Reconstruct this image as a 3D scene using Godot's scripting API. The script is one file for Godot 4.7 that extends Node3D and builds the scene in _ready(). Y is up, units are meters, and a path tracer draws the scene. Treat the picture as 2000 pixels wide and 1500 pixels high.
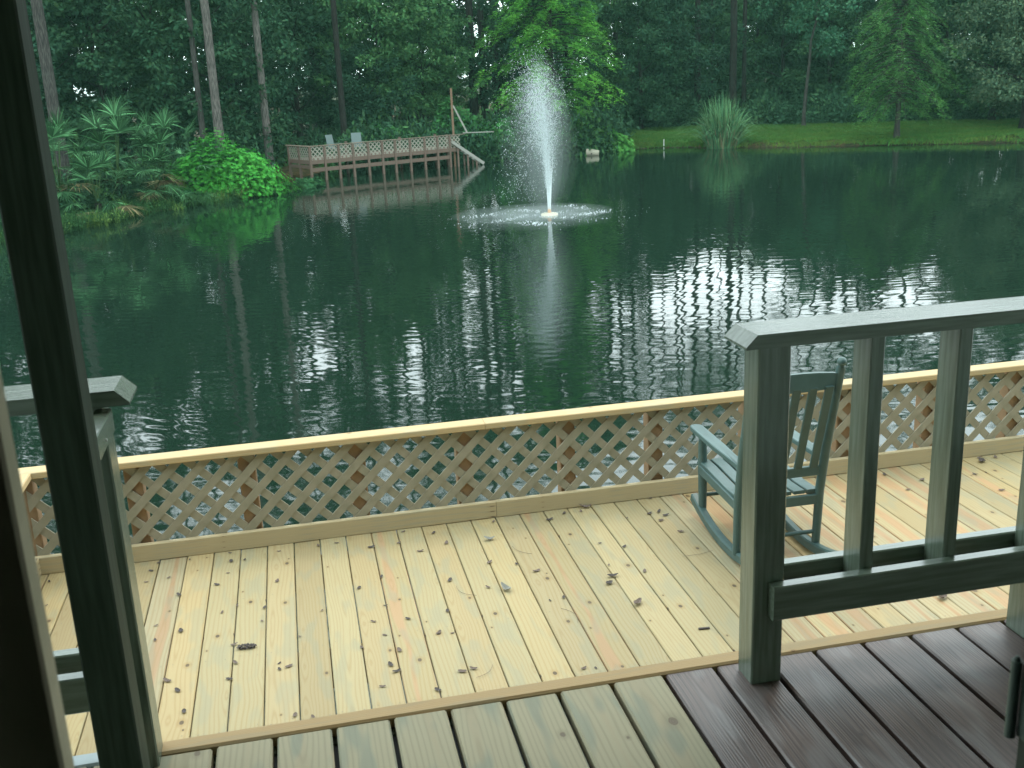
extends Node3D
# A lakeside deck seen from a porch door: pond with fountain, lattice fence, rocking chair, dock and woods.

const WATER := -2.2
const PORCH := 0.775
var M := {}
var taken := {}
var shore := PackedVector2Array()
var R := RandomNumberGenerator.new()

# ---------- naming ----------
func numbered(called: String) -> String:
	var n: int = taken.get(called, -1) + 1
	taken[called] = n
	return called if n == 0 else "%s_%03d" % [called, n]

func tag(o: Node, label: String, category: String, group := "") -> void:
	o.set_meta("label", label)
	o.set_meta("category", category)
	if group != "":
		o.set_meta("group", group)

func thing(called: String, label: String, category: String, at := Vector3.ZERO, turn := 0.0, group := "") -> Node3D:
	var o := Node3D.new()
	o.name = numbered(called)
	add_child(o)
	o.position = at
	o.rotation.y = turn
	tag(o, label, category, group)
	return o

func obj(called: String, mesh: Mesh, mat: Material, parent: Node = null) -> MeshInstance3D:
	var o := MeshInstance3D.new()
	o.mesh = mesh
	o.material_override = mat
	if parent == null:
		o.name = numbered(called)
		add_child(o)
	else:
		o.name = called
		parent.add_child(o, true)
	return o

func struct(called: String, mesh: Mesh, mat: Material, parent: Node = null) -> MeshInstance3D:
	var o := obj(called, mesh, mat, parent)
	o.set_meta("kind", "structure")
	return o

func dup(o: Node3D, called: String, at: Vector3, turn: float, size: Vector3, label: String, group := "") -> Node3D:
	var c: Node3D = o.duplicate()
	c.name = numbered(called)
	add_child(c)
	c.position = at
	c.rotation.y = turn
	c.scale = size
	c.set_meta("label", label)
	if group != "":
		c.set_meta("group", group)
	return c

# ---------- mesh helpers ----------
func sur() -> SurfaceTool:
	var st := SurfaceTool.new()
	st.begin(Mesh.PRIMITIVE_TRIANGLES)
	return st

func tri(st: SurfaceTool, a: Vector3, b: Vector3, c: Vector3, n: Vector3, ua := Vector2.ZERO, ub := Vector2.ZERO, uc := Vector2.ZERO) -> void:
	if (c - a).cross(b - a).dot(n) < 0.0:
		var t := b
		b = c
		c = t
		var u := ub
		ub = uc
		uc = u
	st.set_normal(n)
	st.set_uv(ua)
	st.add_vertex(a)
	st.set_uv(ub)
	st.add_vertex(b)
	st.set_uv(uc)
	st.add_vertex(c)

# A bevelled bar from a to b: w wide (across), h high (along up). UV: u over the width, v in metres along it.
func bar(st: SurfaceTool, a: Vector3, b: Vector3, w: float, h: float, up := Vector3.UP, bev := 0.004, v0 := 0.0, u0 := 0.0, vs := 1.0) -> void:
	var d := (b - a).normalized()
	var s := d.cross(up).normalized()
	var t := s.cross(d).normalized()
	var x := w * 0.5
	var y := h * 0.5
	var e := minf(bev, minf(x, y) * 0.6)
	var p := [Vector2(-x + e, y), Vector2(x - e, y), Vector2(x, y - e), Vector2(x, -y + e), Vector2(x - e, -y), Vector2(-x + e, -y), Vector2(-x, -y + e), Vector2(-x, y - e)]
	var l := (b - a).length() * vs
	var ca := []
	var cb := []
	for q in p:
		ca.append(a + s * q.x + t * q.y)
		cb.append(b + s * q.x + t * q.y)
	for i in 8:
		var j := (i + 1) % 8
		var mid: Vector2 = (p[i] + p[j]) * 0.5
		var edge: Vector2 = p[j] - p[i]
		var n2 := Vector2(-edge.y, edge.x).normalized()
		if n2.dot(mid) < 0.0:
			n2 = -n2
		var n := s * n2.x + t * n2.y
		var ui: float
		var uj: float
		if absf(n2.y) > 0.9:
			ui = p[i].x / w + 0.5
			uj = p[j].x / w + 0.5
		else:
			ui = 0.5 + p[i].y / w
			uj = 0.5 + p[j].y / w
		ui += u0
		uj += u0
		tri(st, ca[i], ca[j], cb[j], n, Vector2(ui, v0), Vector2(uj, v0), Vector2(uj, v0 + l))
		tri(st, ca[i], cb[j], cb[i], n, Vector2(ui, v0), Vector2(uj, v0 + l), Vector2(ui, v0 + l))
	for k in range(1, 7):
		tri(st, ca[0], ca[k], ca[k + 1], -d, p[0] * 0.2, p[k] * 0.2, p[k + 1] * 0.2)
		tri(st, cb[0], cb[k], cb[k + 1], d, p[0] * 0.2, p[k] * 0.2, p[k + 1] * 0.2)

func bar_mesh(a: Vector3, b: Vector3, w: float, h: float, up := Vector3.UP, bev := 0.004, v0 := 0.0, u0 := 0.0, vs := 1.0) -> ArrayMesh:
	var st := sur()
	bar(st, a, b, w, h, up, bev, v0, u0, vs)
	return st.commit()

func box(st: SurfaceTool, lo: Vector3, hi: Vector3, bev := 0.004) -> void:
	var c := (lo + hi) * 0.5
	var s := hi - lo
	if s.z >= s.x and s.z >= s.y:
		bar(st, Vector3(c.x, c.y, lo.z), Vector3(c.x, c.y, hi.z), s.x, s.y, Vector3.UP, bev)
	elif s.x >= s.y:
		bar(st, Vector3(lo.x, c.y, c.z), Vector3(hi.x, c.y, c.z), s.z, s.y, Vector3.UP, bev)
	else:
		bar(st, Vector3(c.x, lo.y, c.z), Vector3(c.x, hi.y, c.z), s.x, s.z, Vector3(0, 0, 1), bev)

func box_mesh(lo: Vector3, hi: Vector3, bev := 0.004) -> ArrayMesh:
	var st := sur()
	box(st, lo, hi, bev)
	return st.commit()

# A smooth tapered tube through points with radii.
func tube(st: SurfaceTool, pts: Array, rad: Array, sides := 8, vs := 1.0, us := 1.0) -> void:
	var rings := []
	var prev := Vector3(0, 0, 1)
	var v := 0.0
	for i in pts.size():
		var d: Vector3 = (pts[mini(i + 1, pts.size() - 1)] - pts[maxi(i - 1, 0)])
		d = d.normalized()
		var s := d.cross(prev)
		if s.length() < 0.1:
			s = d.cross(Vector3(1, 0, 0))
		s = s.normalized()
		var t := s.cross(d).normalized()
		prev = t
		if i > 0:
			v += (pts[i] - pts[i - 1]).length()
		var ring := []
		for k in sides + 1:
			var a := TAU * k / sides
			var n := s * cos(a) + t * sin(a)
			ring.append([pts[i] + n * rad[i], n, Vector2(us * float(k) / sides, v * vs)])
		rings.append(ring)
	for i in pts.size() - 1:
		for k in sides:
			var q := [rings[i][k], rings[i][k + 1], rings[i + 1][k + 1], rings[i][k], rings[i + 1][k + 1], rings[i + 1][k]]
			var g: Vector3 = (q[2][0] - q[0][0]).cross(q[1][0] - q[0][0])
			if g.dot(q[0][1]) < 0.0:
				q = [q[0], q[2], q[1], q[3], q[5], q[4]]
			for e in q:
				st.set_normal(e[1])
				st.set_uv(e[2])
				st.add_vertex(e[0])
	for e in [[0, -1.0], [pts.size() - 1, 1.0]]:
		var ring: Array = rings[e[0]]
		var other: Vector3 = pts[1] - pts[0] if e[0] == 0 else pts[-1] - pts[-2]
		for k in range(1, sides - 1):
			tri(st, ring[0][0], ring[k][0], ring[k + 1][0], other.normalized() * e[1])

func tube_mesh(pts: Array, rad: Array, sides := 8) -> ArrayMesh:
	var st := sur()
	tube(st, pts, rad, sides)
	return st.commit()

# ---------- leaves: flat little rhombs gathered in arrays ----------
class Leaves:
	var v := PackedVector3Array()
	var c := PackedColorArray()
	var ix := PackedInt32Array()
	func add(p: Vector3, dir: Vector3, side: Vector3, l: float, w: float, col: Color) -> void:
		var n := v.size()
		v.append(p)
		v.append(p + dir * (l * 0.45) + side * (w * 0.5))
		v.append(p + dir * l)
		v.append(p + dir * (l * 0.45) - side * (w * 0.5))
		for i in 4:
			c.append(col)
		ix.append_array(PackedInt32Array([n, n + 1, n + 2, n, n + 2, n + 3]))
	func blade(pts: Array, w: float, side: Vector3, col: Color) -> void:
		var n := v.size()
		var m := pts.size()
		for i in m:
			var k := w * 0.5 * (1.0 - pow(float(i) / (m - 1), 2.0) * 0.95)
			v.append(pts[i] + side * k)
			v.append(pts[i] - side * k)
			c.append(col)
			c.append(col)
		for i in m - 1:
			var b := n + i * 2
			ix.append_array(PackedInt32Array([b, b + 1, b + 3, b, b + 3, b + 2]))
	func mesh() -> ArrayMesh:
		var a := []
		a.resize(Mesh.ARRAY_MAX)
		a[Mesh.ARRAY_VERTEX] = v
		a[Mesh.ARRAY_COLOR] = c
		a[Mesh.ARRAY_INDEX] = ix
		var m := ArrayMesh.new()
		m.add_surface_from_arrays(Mesh.PRIMITIVE_TRIANGLES, a)
		return m

func rv(r: RandomNumberGenerator) -> Vector3:
	var z := r.randf_range(-1, 1)
	var a := r.randf() * TAU
	var s := sqrt(1.0 - z * z)
	return Vector3(s * cos(a), z, s * sin(a))

func tint(r: RandomNumberGenerator, base: Color, much := 0.3) -> Color:
	var k := r.randf_range(1.0 - much, 1.0 + much)
	var warm := r.randf_range(-0.12, 0.22)
	return Color(base.r * k * (1.0 + warm), base.g * k, base.b * k * (1.0 - warm * 0.6))

# A leafy clump: leaves lie over a squashed ball, most of them on its upper outside.
func clump(lv: Leaves, r: RandomNumberGenerator, at: Vector3, rad: float, n: int, l: float, w: float, base: Color, flat := 0.6) -> void:
	var shade := r.randf_range(0.75, 1.25)
	var b := Color(base.r * shade, base.g * shade, base.b * shade)
	for i in n:
		var o := rv(r)
		var k := pow(r.randf(), 0.4) * rad
		var p := at + Vector3(o.x * k, o.y * k * flat, o.z * k)
		var dir := (o + rv(r) * 0.9 + Vector3(0, -0.25, 0)).normalized()
		var side := dir.cross(rv(r) * 0.8 + Vector3(0, 1, 0)).normalized()
		var s := r.randf_range(0.7, 1.3)
		lv.add(p, dir, side, l * s, w * s, tint(r, b))

func broad_crown(sd: int, h: float, low: float, rx: float, clumps: int, per: int, l: float, base: Color) -> ArrayMesh:
	var r := RandomNumberGenerator.new()
	r.seed = sd
	var lv := Leaves.new()
	var lobes := []
	for i in 9:
		var y := lerpf(low, h, (i + 0.7) / 9.5)
		var f := (y - low) / (h - low)
		var wide := rx * (0.55 + 0.45 * sin(PI * clampf(f * 0.9 + 0.12, 0, 1)))
		var a := r.randf() * TAU
		lobes.append([Vector3(cos(a) * wide * 0.42, y, sin(a) * wide * 0.42), wide * r.randf_range(0.55, 0.8)])
	for i in clumps:
		var lo: Array = lobes[i % lobes.size()]
		var o := rv(r)
		var k: float = lo[1] * pow(r.randf(), 0.35)
		var p: Vector3 = lo[0] + Vector3(o.x * k, o.y * k * 0.75, o.z * k)
		if p.y < low * 0.6:
			p.y = low * 0.6 + r.randf() * 0.5
		clump(lv, r, p, r.randf_range(0.45, 0.95), per, l, l * 0.55, base)
	return lv.mesh()

func pine_crown(sd: int, h: float, low: float, rx: float, base: Color) -> ArrayMesh:
	var r := RandomNumberGenerator.new()
	r.seed = sd
	var lv := Leaves.new()
	for i in 34:
		var f := pow(r.randf(), 0.8)
		var y := lerpf(low, h, f)
		var wide := rx * (1.05 - f * 0.75) * r.randf_range(0.35, 1.0)
		var a := r.randf() * TAU
		var c := Vector3(cos(a) * wide, y, sin(a) * wide)
		var shade := r.randf_range(0.7, 1.25)
		for k in 190:
			var o := rv(r)
			var p := c + Vector3(o.x, o.y * 0.5, o.z) * 0.95 * pow(r.randf(), 0.5)
			var dir := (o + Vector3(0, 0.4, 0) + rv(r) * 0.6).normalized()
			lv.add(p, dir, dir.cross(rv(r)).normalized(), r.randf_range(0.25, 0.42), 0.035, tint(r, Color(base.r * shade, base.g * shade, base.b * shade)))
	return lv.mesh()

# Layered feathery branches: flat sprays that droop at their tips.
func layered_crown(sd: int, h: float, low: float, rx: float, boughs: int, sprays: int, l: float, base: Color, dark: Color, droop: float, gap := 0.0, taper := 0.55) -> Array:
	var r := RandomNumberGenerator.new()
	r.seed = sd
	var lv := Leaves.new()
	var st := sur()
	for i in boughs:
		var f := (i + r.randf() * 0.8) / boughs
		var y := lerpf(low, h, f)
		var reach := rx * pow(1.0 - f, taper) * r.randf_range(0.5, 1.1)
		if f < 0.12:
			reach *= 0.75
		var a := i * 2.39996 + r.randf_range(-0.4, 0.4)
		var out := Vector3(cos(a), 0, sin(a))
		var pts := []
		var rad := []
		for k in 6:
			var g := k / 5.0
			pts.append(Vector3(0, y, 0) + out * reach * g + Vector3(0, reach * (0.22 * g - droop * g * g), 0) + rv(r) * 0.06 * g)
			rad.append(lerpf(0.05, 0.008, g))
		tube(st, pts, rad, 5)
		var shade := r.randf_range(0.8, 1.2)
		for k in sprays:
			var g := sqrt(r.randf_range(0.04 + gap, 1.0))
			var q := g * 4.999
			var p: Vector3 = (pts[int(q)] as Vector3).lerp(pts[int(q) + 1], q - int(q)) + rv(r) * 0.07 * reach
			var across := out.cross(Vector3.UP) * (1.0 if r.randf() < 0.5 else -1.0)
			var sd2 := (across * r.randf_range(0.3, 1.0) + out * r.randf_range(0.2, 0.9)).normalized()
			var long := r.randf_range(0.35, 0.95) * (0.5 + 0.5 * reach / rx)
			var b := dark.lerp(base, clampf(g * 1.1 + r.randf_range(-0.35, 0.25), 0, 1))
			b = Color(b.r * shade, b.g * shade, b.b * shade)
			for m in 11:
				var t := m / 10.0
				var c := p + sd2 * long * t + Vector3(0, -long * (0.15 * t + 0.5 * t * t) + r.randf_range(-0.06, 0.06), 0)
				for side in [-1.0, 1.0]:
					var dir: Vector3 = (sd2 * 0.7 + sd2.cross(Vector3.UP) * side + Vector3(0, -0.25 + r.randf_range(-0.3, 0.3), 0)).normalized()
					var s := r.randf_range(0.7, 1.25) * (1.0 - 0.45 * t)
					lv.add(c, dir, dir.cross(Vector3(r.randf_range(-0.5, 0.5), 1, r.randf_range(-0.5, 0.5))).normalized(), l * s, l * 0.34 * s, tint(r, b, 0.22))
	return [lv.mesh(), st]

func trunk(st: SurfaceTool, h: float, r0: float, r1: float, lean: Vector3, sides := 9, wob := 0.05, sd := 1) -> void:
	var r := RandomNumberGenerator.new()
	r.seed = sd
	var pts := []
	var rad := []
	var n := 9
	for i in n:
		var t := float(i) / (n - 1)
		pts.append(Vector3(r.randf_range(-wob, wob) * t * 3.0, -0.3 + (h + 0.3) * t, r.randf_range(-wob, wob) * t * 3.0) + lean * t * t)
		rad.append(lerpf(r0, r1, t) * (1.25 if i == 0 else 1.0))
	tube(st, pts, rad, sides, 0.5, 2.0)

func limbs(st: SurfaceTool, n: int, y0: float, y1: float, reach: float, rad: float, sd: int, rise := 0.5) -> void:
	var r := RandomNumberGenerator.new()
	r.seed = sd
	for i in n:
		var a := r.randf() * TAU
		var y := lerpf(y0, y1, r.randf())
		var out := Vector3(cos(a), 0, sin(a)) * reach * r.randf_range(0.5, 1.0)
		var p := Vector3(0, y, 0)
		tube(st, [p, p + out * 0.4 + Vector3(0, reach * rise * 0.25, 0), p + out + Vector3(0, reach * rise * r.randf_range(0.4, 1.0), 0)], [rad, rad * 0.6, rad * 0.15], 5)

# ---------- materials ----------
func lin(r: float, g: float, b: float) -> Color:
	return Color(r, g, b).linear_to_srgb()

func mat(col: Color, rough := 0.8, spec := 0.5) -> StandardMaterial3D:
	var m := StandardMaterial3D.new()
	m.albedo_color = col
	m.roughness = rough
	m.metallic_specular = spec
	return m

func leaf_mat(back: float, rough := 0.55) -> StandardMaterial3D:
	var m := mat(Color.WHITE, rough, 0.12)
	m.vertex_color_use_as_albedo = true
	m.cull_mode = BaseMaterial3D.CULL_DISABLED
	m.backlight_enabled = true
	m.backlight = Color(back, back, back)
	return m

func noise_tex(sd: int, freq: float, lo: Color, hi: Color, w := 256, h := 256, oct := 4, sharp := 1.0) -> ImageTexture:
	var n := FastNoiseLite.new()
	n.seed = sd
	n.frequency = freq
	n.fractal_octaves = oct
	var src := n.get_seamless_image(w, h)
	var im := Image.create(w, h, false, Image.FORMAT_RGB8)
	for y in h:
		for x in w:
			var k := clampf((src.get_pixel(x, y).r - 0.5) * sharp + 0.5, 0, 1)
			im.set_pixel(x, y, lo.lerp(hi, k))
	return ImageTexture.create_from_image(im)

# Wood: growth rings cut by the board's face, with heartwood, knots and stains.
func wood_tex(sd: int, light: Color, late: Color, heart: Color, heart_r: float, pith: float, ring: float, strength: float, knots: int, knot_col: Color, blot: Color, blotting: float) -> ImageTexture:
	var w := 96
	var h := 1024
	var n := FastNoiseLite.new()
	n.seed = sd
	n.frequency = 1.0
	n.fractal_octaves = 2
	var r := RandomNumberGenerator.new()
	r.seed = sd * 7 + 3
	var ks := []
	for i in knots:
		var big := 0.004 + 0.008 * pow(r.randf(), 2.0)
		ks.append([r.randf_range(-0.055, 0.055), r.randf() * 2.05, big, r.randf()])
	var data := PackedByteArray()
	data.resize(w * h * 3)
	var at := 0
	for y in h:
		var v := 2.05 * y / h
		var cs := cos(TAU * y / h) * 0.326
		var sn := sin(TAU * y / h) * 0.326
		var hh := 0.010 + 0.036 * absf(n.get_noise_3d(cs * 0.9, sn * 0.9, 3.7))
		var cx := pith + 0.022 * n.get_noise_3d(cs, sn, 9.1)
		var hr := heart_r + 0.022 * n.get_noise_3d(cs * 1.3, sn * 1.3, 20.3)
		for x in w:
			var u := (float(x) / w - 0.5) * 0.14
			var du := u - cx
			var d := sqrt(du * du + hh * hh) + 0.0022 * n.get_noise_3d(u * 40.0, cs * 4.0, sn * 4.0)
			var g := 0.5 + 0.5 * sin(d / (ring * (1.0 + 6.0 * d)) * TAU)
			g = g * g * g
			var fine := n.get_noise_3d(u * 420.0, cs * 9.0, sn * 9.0)
			var c := light.lerp(late, clampf(g * strength + fine * 0.10 * strength + 0.05, 0, 1))
			var hm := clampf((hr - absf(du)) / 0.011 + 0.5, 0, 1)
			if hm > 0.0:
				c = c.lerp(heart.lerp(late, g * strength * 0.6), hm * 0.68)
			var bl := clampf((n.get_noise_3d(u * 11.0 + 50.0, cs * 3.0, sn * 3.0) - 0.12) * 3.0, 0, 1) * blotting
			if bl > 0.0:
				c = c.lerp(blot, bl)
			for k in ks:
				var dx: float = (u - k[0]) / k[2]
				var dv: float = (v - k[1]) / (k[2] * 1.5)
				var kd := dx * dx + dv * dv
				if kd < 9.0:
					var q := sqrt(kd)
					if q < 1.0:
						c = knot_col.lerp(late, 0.25 * (0.5 + 0.5 * sin(q * 12.0)) + 0.3 * k[3])
					else:
						c = c.lerp(late, clampf(1.0 - (q - 1.0) / 2.0, 0, 1) * 0.55)
			data[at] = clampi(int(c.r * 255.0), 0, 255)
			data[at + 1] = clampi(int(c.g * 255.0), 0, 255)
			data[at + 2] = clampi(int(c.b * 255.0), 0, 255)
			at += 3
	return ImageTexture.create_from_image(Image.create_from_data(w, h, false, Image.FORMAT_RGB8, data))

func wood_height(sd: int) -> ImageTexture:
	var w := 96
	var h := 512
	var n := FastNoiseLite.new()
	n.seed = sd
	n.frequency = 1.0
	n.fractal_octaves = 2
	var im := Image.create(w, h, false, Image.FORMAT_RF)
	for y in h:
		var v := 1.02 * y / h
		var hh := 0.012 + 0.03 * absf(n.get_noise_2d(v * 0.8, 3.7))
		for x in w:
			var u := (float(x) / w - 0.5) * 0.14
			var d := sqrt(u * u + hh * hh) + 0.002 * n.get_noise_2d(u * 40.0, v * 4.0)
			var g := 0.5 + 0.5 * sin(d / 0.0062 * TAU)
			im.set_pixel(x, y, Color(g * 0.7 + 0.3 * n.get_noise_2d(u * 500.0, v * 12.0), 0, 0))
	return ImageTexture.create_from_image(im)

func water_height() -> ImageTexture:
	var w := 256
	var h := 512
	var r := RandomNumberGenerator.new()
	r.seed = 77
	var comps := []
	for i in 26:
		var ky := r.randi_range(5, 22)
		var kx := r.randi_range(-5, 5)
		comps.append([kx, ky, r.randf() * TAU, r.randf_range(0.5, 1.0) * 5.0 / ky])
	for i in 8:
		comps.append([r.randi_range(-2, 2), r.randi_range(1, 4), r.randf() * TAU, r.randf_range(0.5, 1.0) * 0.8])
	var im := Image.create(w, h, false, Image.FORMAT_RF)
	for y in h:
		for x in w:
			var s := 0.0
			for c in comps:
				s += c[3] * sin(TAU * (c[0] * x / float(w) + c[1] * y / float(h)) + c[2])
			im.set_pixel(x, y, Color(s * 0.2, 0, 0))
	return ImageTexture.create_from_image(im)

func materials() -> void:
	var light := [Color(0.86, 0.785, 0.60), Color(0.84, 0.76, 0.57), Color(0.87, 0.80, 0.63), Color(0.85, 0.76, 0.57), Color(0.88, 0.81, 0.65), Color(0.84, 0.77, 0.59), Color(0.86, 0.775, 0.59)]
	var pines := []
	var shades := []
	var grain := wood_height(5)
	for i in 7:
		var t := wood_tex(11 + i * 5, light[i], Color(0.75, 0.62, 0.42), Color(0.88, 0.69, 0.52), [-0.05, 0.014, 0.034, -0.05, 0.010, -0.05, -0.02][i], [0.0, 0.02, -0.015, 0.05, -0.02, -0.06, 0.03][i], [0.0085, 0.0105, 0.0095, 0.0080, 0.0115, 0.009, 0.0105][i], 0.36, [2, 4, 3, 1, 4, 2, 5][i], Color(0.43, 0.37, 0.30), Color(0.74, 0.72, 0.60), 0.45)
		var m := mat(Color(0.76, 0.762, 0.755), 0.62, 0.4)
		m.albedo_texture = t
		m.uv1_scale = Vector3(1, 1 / 2.05, 1)
		m.heightmap_enabled = true
		m.heightmap_texture = grain
		m.heightmap_scale = 0.012
		pines.append(m)
		for e in [Color(0.785, 0.775, 0.75), Color(0.715, 0.72, 0.715)]:
			var other: StandardMaterial3D = m.duplicate()
			other.albedo_color = e
			shades.append(other)
	M.pine = pines + shades
	var rail := mat(Color(0.86, 0.84, 0.84), 0.65, 0.4)
	rail.albedo_texture = pines[3].albedo_texture
	rail.uv1_scale = Vector3(1, 1 / 2.05, 1)
	M.cap = rail
	var kick := mat(Color(0.82, 0.82, 0.85), 0.7, 0.4)
	kick.albedo_texture = pines[0].albedo_texture
	kick.uv1_scale = Vector3(1, 1 / 2.05, 1)
	M.kick = kick
	M.trim = mat(Color(0.75, 0.71, 0.68), 0.7, 0.4)
	M.trim.albedo_texture = pines[5].albedo_texture
	M.trim.uv1_scale = Vector3(1, 1 / 2.05, 1)
	var weathered := []
	for i in 3:
		var m := mat(Color(0.93, 0.935, 0.95), 0.7, 0.4)
		m.albedo_texture = wood_tex(101 + i * 9, Color(0.61, 0.585, 0.475), Color(0.50, 0.475, 0.38), Color(0.60, 0.56, 0.45), 0.01, 0.015 * i - 0.015, 0.0085, 0.40, 3, Color(0.42, 0.37, 0.31), Color(0.49, 0.51, 0.44), 0.65)
		m.uv1_scale = Vector3(1, 1 / 2.05, 1)
		m.heightmap_enabled = true
		m.heightmap_texture = grain
		m.heightmap_scale = 0.018
		weathered.append(m)
	M.weathered = weathered
	var brown := []
	for i in 3:
		var m := mat(Color.WHITE, 0.42, 0.5)
		m.albedo_texture = wood_tex(141 + i * 9, Color(0.345, 0.285, 0.26), Color(0.245, 0.20, 0.185), Color(0.315, 0.26, 0.235), 0.01, 0.02 * i - 0.02, 0.0095, 0.75, 1, Color(0.22, 0.18, 0.17), Color(0.46, 0.45, 0.45), 0.5)
		m.uv1_scale = Vector3(1, 1 / 2.05, 1)
		m.heightmap_enabled = true
		m.heightmap_texture = grain
		m.heightmap_scale = 0.07
		brown.append(m)
	M.brown = brown
	var wobble := noise_tex(3, 0.02, Color(0.2, 0.2, 0.2), Color(0.8, 0.8, 0.8), 256, 256, 5)
	var mottled := noise_tex(4, 0.012, Color(0.91, 0.92, 0.90), Color(1, 1, 1), 256, 256, 5, 1.3)
	var brushed := noise_tex(6, 0.015, Color(0.80, 0.82, 0.78), Color(1, 1, 1), 256, 256, 5, 1.7)
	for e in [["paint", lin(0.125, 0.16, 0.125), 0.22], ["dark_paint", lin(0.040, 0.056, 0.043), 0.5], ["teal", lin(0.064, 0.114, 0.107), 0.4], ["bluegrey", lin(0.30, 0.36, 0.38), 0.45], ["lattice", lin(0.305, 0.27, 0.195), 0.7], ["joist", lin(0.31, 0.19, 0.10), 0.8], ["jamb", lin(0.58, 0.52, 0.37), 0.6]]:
		var m := mat(e[1], e[2], 0.75 if e[0] == "paint" else 0.45)
		m.albedo_texture = mottled
		m.uv1_triplanar = true
		m.uv1_world_triplanar = true
		m.uv1_scale = Vector3(2.6, 2.6, 2.6)
		m.heightmap_enabled = true
		m.heightmap_texture = wobble
		m.heightmap_scale = 0.04
		M[e[0]] = m
	for e in [["paint_v", Vector3(11, 0.8, 11)], ["paint_h", Vector3(0.8, 11, 11)]]:
		var m: StandardMaterial3D = M.paint.duplicate()
		m.uv1_scale = e[1]
		m.heightmap_scale = 0.06
		m.albedo_texture = brushed
		M[e[0]] = m
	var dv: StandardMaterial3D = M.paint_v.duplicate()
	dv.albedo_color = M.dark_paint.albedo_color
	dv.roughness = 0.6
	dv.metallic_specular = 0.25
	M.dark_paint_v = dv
	M.dark = mat(lin(0.012, 0.014, 0.012), 0.7)
	M.room = mat(lin(0.10, 0.10, 0.085), 0.9)
	M.siding = mat(lin(0.40, 0.47, 0.41), 0.7)
	M.ceiling = mat(lin(0.40, 0.47, 0.41), 0.7)
	var bark_t := noise_tex(21, 0.03, Color(0.24, 0.225, 0.22), Color(0.42, 0.395, 0.38), 128, 256, 5, 1.6)
	var bark := mat(Color.WHITE, 0.95, 0.2)
	bark.albedo_texture = bark_t
	bark.uv1_scale = Vector3(3, 0.7, 1)
	bark.heightmap_enabled = true
	bark.heightmap_texture = bark_t
	bark.heightmap_scale = 4.0
	M.bark = bark
	M.bark_dark = bark.duplicate()
	M.bark_dark.albedo_color = Color(0.5, 0.5, 0.5)
	M.bark.albedo_color = Color(0.74, 0.76, 0.75)
	M.bark_pale = bark.duplicate()
	M.bark_pale.albedo_color = Color(0.98, 1.0, 0.98)
	M.leaf = leaf_mat(0.5)
	M.leaf_gloss = leaf_mat(0.4, 0.4)
	M.needle = leaf_mat(0.3, 0.6)
	M.grass = leaf_mat(0.5, 0.6)
	var lawn := mat(Color.WHITE, 0.9, 0.2)
	lawn.albedo_texture = noise_tex(31, 0.05, Color(0.17, 0.29, 0.11), Color(0.22, 0.43, 0.14), 512, 512, 5, 2.2)
	lawn.uv1_triplanar = true
	lawn.uv1_world_triplanar = true
	lawn.uv1_scale = Vector3(0.12, 0.12, 0.12)
	M.lawn = lawn
	var soil := mat(Color.WHITE, 0.95, 0.2)
	soil.albedo_texture = noise_tex(32, 0.03, Color(0.13, 0.15, 0.08), Color(0.30, 0.24, 0.16), 256, 256, 5, 1.8)
	soil.uv1_triplanar = true
	soil.uv1_world_triplanar = true
	soil.uv1_scale = Vector3(0.3, 0.3, 0.3)
	M.soil = soil
	var water := mat(lin(0.0065, 0.0165, 0.0105), 0.03, 0.42)
	water.heightmap_enabled = true
	water.heightmap_texture = water_height()
	water.heightmap_scale = 0.17
	M.water = water
	M.dockwood = mat(lin(0.10, 0.066, 0.048), 0.85)
	M.dockrail = mat(lin(0.15, 0.115, 0.085), 0.85)
	M.docklattice = mat(lin(0.21, 0.205, 0.16), 0.8)
	M.pole = mat(lin(0.14, 0.085, 0.05), 0.85)
	M.greyboard = mat(lin(0.22, 0.22, 0.19), 0.85)
	M.sling = mat(lin(0.09, 0.125, 0.12), 0.7)
	M.white = mat(lin(0.75, 0.76, 0.74), 0.5)
	M.float_disc = mat(lin(0.72, 0.66, 0.50), 0.5)
	M.nozzle = mat(lin(0.55, 0.30, 0.14), 0.5)
	M.log = mat(lin(0.24, 0.23, 0.17), 0.9)
	M.spray = mat(lin(0.55, 0.62, 0.62), 0.35)
	var jet := mat(lin(0.85, 0.92, 0.92), 0.3)
	jet.transparency = BaseMaterial3D.TRANSPARENCY_ALPHA
	jet.albedo_color.a = 0.5
	M.jet = jet
	M.dead = mat(lin(0.15, 0.11, 0.085), 0.8)
	M.dead_dark = mat(lin(0.075, 0.060, 0.052), 0.8)
	M.dead_pale = mat(lin(0.24, 0.235, 0.20), 0.8)
	M.screw = mat(lin(0.20, 0.18, 0.12), 0.6)
	M.metal = mat(lin(0.10, 0.14, 0.12), 0.45)

# ---------- ground ----------
func shore_d(p: Vector2) -> float:
	var best := 1e9
	for i in shore.size():
		var a := shore[i]
		var b := shore[(i + 1) % shore.size()]
		best = minf(best, p.distance_squared_to(Geometry2D.get_closest_point_to_segment(p, a, b)))
	var d := sqrt(best)
	return -d if Geometry2D.is_point_in_polygon(p, shore) else d

func height_at(d: float) -> float:
	if d < 0.0:
		return WATER - minf(0.12 - d * 0.25, 1.3)
	return WATER - 0.12 + minf(d, 1.6) * 0.26 + clampf(d - 1.6, 0, 40) * 0.016

func ground_y(x: float, z: float) -> float:
	return height_at(shore_d(Vector2(x, z)))

func polar(deg: float, dist: float) -> Vector3:
	var a := deg_to_rad(deg)
	var x := dist * sin(a)
	var z := -dist * cos(a)
	return Vector3(x, ground_y(x, z), z)

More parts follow.
